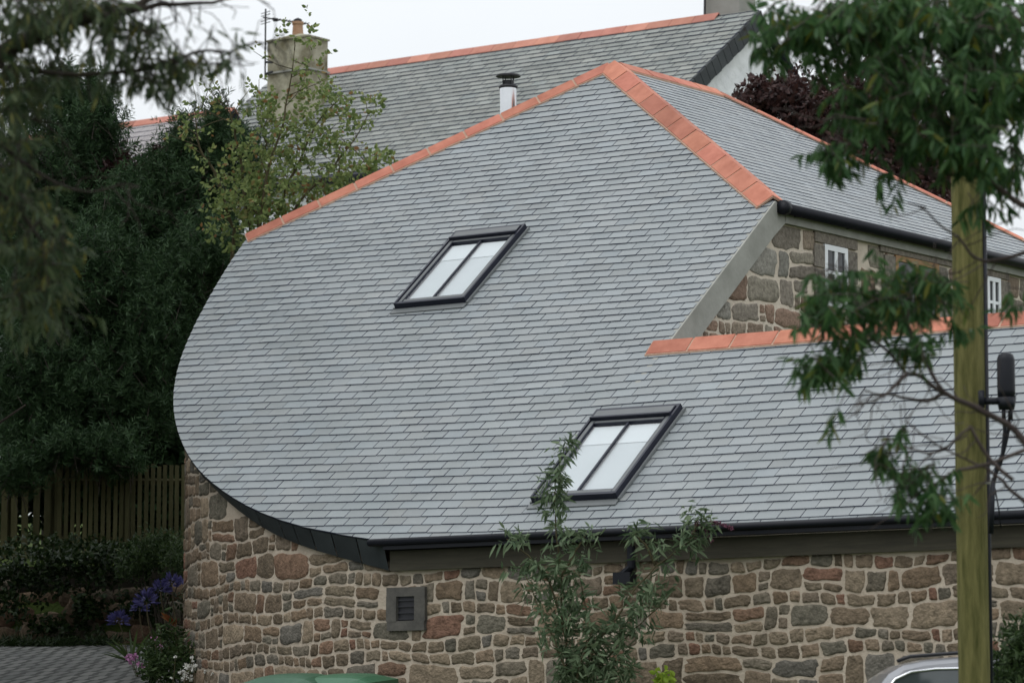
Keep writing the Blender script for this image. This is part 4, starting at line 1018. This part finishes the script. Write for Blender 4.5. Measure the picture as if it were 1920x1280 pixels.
mb = MB(); a = W(-120, 1215, 39.9); b_ = W(430, 1215, 39.9); mb.box(A(a[0], a[1], a[2]-.3), A(b_[0]-a[0], 0, 0), A(0, 1.0, 0), ZZ*1.2); mb.build('earth_core', mat('dark_soil', (.015, .013, .009), (.03, .026, .018), 6, .95), be)
def cover(name, label, blobs, dens, lm, leaf, ratio, nl, tl, bias=(0, -.5, .4), rand=.7, kind='stuff', cat=None):
    o = blob_pts(blobs, dens); td = rdir(len(o), bias, rand); p, d, s = sprigs(o, td, nl, tl, .7, leaf)
    ob = leafmesh(name, p, d, s, ratio, lm, None); tag(ob, label, cat, kind=kind); return ob
cover('ivy', 'dark ivy and weeds growing over the stone bank', [(60, 1080, 39.5, 140, 45, .2, 260), (200, 1060, 39.6, 120, 35, .2, 220), (90, 1180, 39.3, 50, 30, .15, 60), (170, 1150, 39.4, 40, 60, .15, 90), (20, 1140, 39.3, 40, 30, .15, 40), (280, 1130, 39.4, 60, 40, .2, 80), (150, 1030, 40.2, 220, 18, .3, 180)], .95, LM['ivy'], .06, .6, 7, .12, cat='ground cover')
cover('grass', 'rough grass tufts at the foot of the stone bank', [(30, 1220, 38.9, 60, 18, .2, 120), (110, 1215, 38.9, 40, 12, .2, 70), (180, 1208, 39, 60, 8, .2, 30), (-20, 1235, 38.5, 40, 10, .3, 50)], 1.5, LM['ivy'], .12, .1, 8, .04, (0, -.2, 1), .4, cat='grass')
cover('ground_cover', 'dim undergrowth below the evergreens behind the fences', [(150, 800, 43.5, 260, 130, .8, 800), (160, 520, 47, 240, 160, .8, 900), (230, 940, 42.6, 150, 70, .4, 420), (60, 940, 42.6, 120, 60, .3, 120), (330, 860, 42.5, 60, 50, .4, 90)], 1.2, LM['dark'], .16, .4, 8, .25, cat='undergrowth')
sh = empty('hedge_shrub', base_of(W(300, 1100, 38.9)), 'dark green bushy shrub in front of the fence next to the rounded wall', 'shrub')
o = blob_pts([(300, 1040, 39.2, 60, 34, .3, 230), (340, 1065, 38.8, 40, 40, .3, 130), (250, 1070, 39.2, 40, 26, .25, 80)], 1); td = rdir(len(o), (0, 0, .8), .5)
p, d, s = sprigs(o, td, 12, .14, .6, .05); leafmesh('foliage', p, d, s, .3, LM['dark2'], sh)
mb = MB()
for k in range(8): limb(mb, base_of(W(300, 1100, 39.2)), W(260+k*12, 1050, 39.2), .012, .004, 5)
mb.build('stem', M['bark'], sh)

# agapanthus
def agapanthus(px, py, D, label, r=.085):
    c = W(px, py, D); b = base_of(W(px+25, py+70, D)); b = A(b[0], b[1], b[2]); e = empty('agapanthus', b, label, 'flower', 'blue flowers beside the rounded wall')
    mb = MB(); limb(mb, b, c, .007, .005, 6, n=5); mb.build('stem', M['twig'], e)
    n = 60; q = rng.normal(size=(n, 3)); q /= np.linalg.norm(q, axis=1)[:, None]; q[:, 2] = np.abs(q[:, 2])*1.0-.3*(rng.random(n) < .4)
    leafmesh('flower_head', c+q*r*.55, q, np.full(n, r*.7), .34, LM['blue'], e)
    n = 14; q = rdir(n, (0, 0, .8), .6); bb = np.repeat((b+ZZ*.05)[None], n, 0); leafmesh('leaf', bb, q, .35+.15*rng.random(n), .07, LM['strap'], e, .2, .5)
agapanthus(222, 1165, 36.0, 'lowest and leftmost blue agapanthus flower head hanging over the drive', .11)
agapanthus(275, 1128, 36.2, 'blue agapanthus head in the middle of the clump by the rounded wall', .12)
agapanthus(262, 1140, 36.5, 'blue agapanthus head tucked low behind the middle of the clump', .09)
agapanthus(300, 1108, 36.3, 'blue agapanthus head third from the wall in the clump', .11)
agapanthus(322, 1092, 36.4, 'blue agapanthus head just left of the one touching the wall', .1)
agapanthus(345, 1098, 36.6, 'rightmost blue agapanthus head touching the rounded wall', .1)
# pink flower, white flower, red tipped shrub at the foot of the rounded wall
def clumpflower(name, label, heads, D, lm, r, n, group, ratio=.6):
    e = empty(name, base_of(W(heads[0][0]+15, heads[0][1]+60, D)), label, 'flower', group); b = WM[e.name].translation; b = A(*b)
    mb = MB(); pp = []; dd = []; ss_ = []
    for (x, y) in heads:
        c = W(x, y, D+random.uniform(-.1, .1)); limb(mb, b, c, .004, .002, 5, n=4); q = rng.normal(size=(n, 3)); q /= np.linalg.norm(q, axis=1)[:, None]; leafmesh('flower_head', c+q*r*.2, q, np.full(n, r), ratio, lm, e)
    mb.build('stem', M['twig'], e)
clumpflower('pink_flower', 'pink flower clump over the cobbled drive left of the red tipped shrub', [(245, 1238), (254, 1232), (262, 1246), (250, 1228), (270, 1252), (240, 1232)], 33.5, LM['pink'], .035, 16, None)
clumpflower('pink_flower', 'small pale pink flower above the larger pink clump', [(285, 1198), (292, 1196), (300, 1212)], 33.6, LM['pink'], .026, 14, None)
clumpflower('white_flower', 'cluster of white flowers at the foot of the rounded wall', [(340, 1258), (348, 1262), (345, 1270), (356, 1250), (362, 1252), (358, 1270), (350, 1248), (364, 1248)], 31.4, LM['white'], .03, 18, None)
clumpflower('white_flower', 'scattered small white flowers above and right of the white cluster', [(329, 1230), (360, 1232), (362, 1238), (385, 1258), (398, 1262), (322, 1268)], 31.4, LM['white'], .018, 14, None)
sh = empty('red_tipped_shrub', base_of(W(325, 1270, 32.2)), 'leafy shrub with red brown tips growing at the foot of the rounded wall', 'shrub')
mb = MB(); b = A(*WM[sh.name].translation); tips = [(300, 1170), (318, 1158), (328, 1180), (345, 1195), (290, 1200), (335, 1215), (310, 1225), (350, 1225)]
for x, y in tips: limb(mb, b, W(x, y, 32.2), .009, .004, 6, n=5)
mb.build('stem', M['twig'], sh)
o = np.array([W(x+random.uniform(-14, 14), y+random.uniform(0, 50), 32.2+random.uniform(-.15, .15)) for x, y in tips for _ in range(7)]); td = rdir(len(o), (0, 0, .7), .5); p, d, s = sprigs(o, td, 7, .1, .7, .07); leafmesh('foliage', p, d, s, .33, LM['dark2'], sh)
o = np.array([W(x, y+random.uniform(-4, 12), 32.15) for x, y in tips[1:3]]); td = rdir(len(o), (0, 0, .8), .3); p, d, s = sprigs(o, td, 5, .05, .5, .085); leafmesh('young_leaves', p, d, s, .28, LM['red'], sh)
cover('ground_cover', 'low leafy bed plants along the foot of the rounded wall', [(300, 1262, 32, 40, 30, .2, 90), (345, 1250, 31.9, 30, 40, .1, 70), (290, 1240, 32.5, 25, 25, .2, 30)], 1, LM['dark2'], .06, .3, 8, .1, (0, 0, .8), .5, cat='bed plants')

# ------------------------------------------------------------------ buddleia in front of the wall
D = 26.85; root = base_of(W(1075, 1400, D)); e = empty('buddleia', root, 'grey green buddleia bush with a tall central shoot growing against the stone wall', 'shrub')
ST = [((1070, 1290), (1060, 1180), (1052, 1080), (1042, 960), (1040, 900), (1062, 835)), ((1062, 1200), (1030, 1090), (990, 1040), (950, 1010)), ((1080, 1290), (1130, 1190), (1180, 1120), (1230, 1060), (1290, 1015), (1330, 985)),
      ((1080, 1280), (1110, 1180), (1095, 1120), (1085, 1070)), ((1085, 1290), (1150, 1220), (1200, 1170), (1260, 1110)), ((1075, 1290), (1040, 1200), (1010, 1140), (985, 1080)), ((1230, 1060), (1210, 1020), (1190, 1000)), ((1052, 1080), (1080, 1030), (1100, 1000)), ((1290, 1015), (1300, 1000), (1310, 975)), ((1070, 1290), (1100, 1200), (1170, 1180))]
mb = MB(); org = []; tds = []
for k, st in enumerate(ST):
    dd_ = D+random.uniform(-.12, .12); P = [W(x, y, dd_) for x, y in st]; P = ([root]+P) if st[0][1] > 1270 else P; pts = []
    for i in range(len(P)-1): pts += curve(P[i], P[i+1], 5, 0, .02)[(0 if i == 0 else 1):]
    mb.tube(pts, list(np.linspace(.012, .003, len(pts))), 6)
    for i in range(3, len(pts)):
        for _ in range(3 if k == 0 else 2):
            v = rdir(1, (0, 0, .3), .7)[0]; org.append(pts[i]+v*random.uniform(0, .06)); tds.append(v)
mb.build('stem', M['twig'], e, smooth=True)
bp = blob_pts([(1120, 1215, D, 75, 65, .3, 60), (1070, 1140, D, 40, 50, .25, 22), (1090, 1265, D, 60, 30, .25, 40), (1200, 1130, D, 35, 45, .25, 22), (1045, 920, D, 18, 45, .1, 14), (1160, 1262, D, 45, 30, .25, 30), (1050, 1070, D, 30, 25, .2, 8)], .8)
org = np.concatenate([np.array(org), bp]); tds = np.concatenate([np.array(tds), rdir(len(bp), (0, 0, .2), .8)])
p, d, s = sprigs(org, tds, 7, .1, .75, .085); d[:, 2] -= .15
leafmesh('foliage', p, d, s, .24, LM['buddleia'], e, .25, .35)
fl = []
mb = MB(); P = [W(1308, 985, D), W(1330, 972, D), W(1352, 976, D), W(1372, 990, D)]; P2_ = [W(1312, 985, D), W(1322, 1000, D), W(1335, 1015, D)]
oo = np.concatenate([np.array(curve(P[0], P[-1], 40, .12, 0)), np.array(curve(P2_[0], P2_[-1], 20, .1, 0)), np.array(curve(W(1300, 1000, D), W(1308, 975, D), 14, 0, 0))])
q = rng.normal(size=(len(oo)*5, 3)); q /= np.linalg.norm(q, axis=1)[:, None]; oo = np.repeat(oo, 5, 0)
leafmesh('flower_spike', oo, q, np.full(len(oo), .022), .6, leafmat('faded_purple_flower', (.10, .035, .06), (.22, .09, .13), .2), e)

# small plants along the wall foot
def small(px, py, D, lm, label, name, n, leaf, ratio=.7, rx=22, ry=16):
    e = empty(name, base_of(W(px, py+120, D)), label, 'plant'); b = A(*WM[e.name].translation)
    mb = MB(); limb(mb, b, W(px, py, D), .008, .004, 6); mb.build('stem', M['twig'], e)
    o = blob_pts([(px, py, D, rx, ry, .1, n)], 1); td = rdir(len(o), (0, 0, .3), .8); p, d, s = sprigs(o, td, 5, .05, .7, leaf); leafmesh('foliage', p, d, s, ratio, lm, e, face=A(0, -1, .5))
small(1250, 1274, 27.2, LM['lime'], 'bright lime green plant tip at the bottom edge before the wall', 'leafy_plant', 16, .05)
small(1408, 1262, 27.4, LM['dark2'], 'mid green broad leaved plant tip at the bottom between buddleia and car', 'leafy_plant', 20, .06, .6, 20, 22)
sh = empty('shrub', base_of(W(1910, 1400, 22.5)), 'dark green shrub at the right edge beyond the wooden pole', 'shrub'); b = A(*WM[sh.name].translation); mb = MB()
for k in range(6): limb(mb, b, W(1890+k*14, 1190+k % 3*20, 22.5), .012, .004, 6)
mb.build('stem', M['bark'], sh)
o = blob_pts([(1915, 1220, 22.5, 48, 60, .3, 190), (1900, 1280, 22.4, 45, 60, .3, 110), (1950, 1250, 22.6, 60, 90, .4, 150)], 1); td = rdir(len(o), (0, 0, .3), .8); p, d, s = sprigs(o, td, 9, .1, .6, .045); leafmesh('foliage', p, d, s, .35, LM['dark2'], sh)
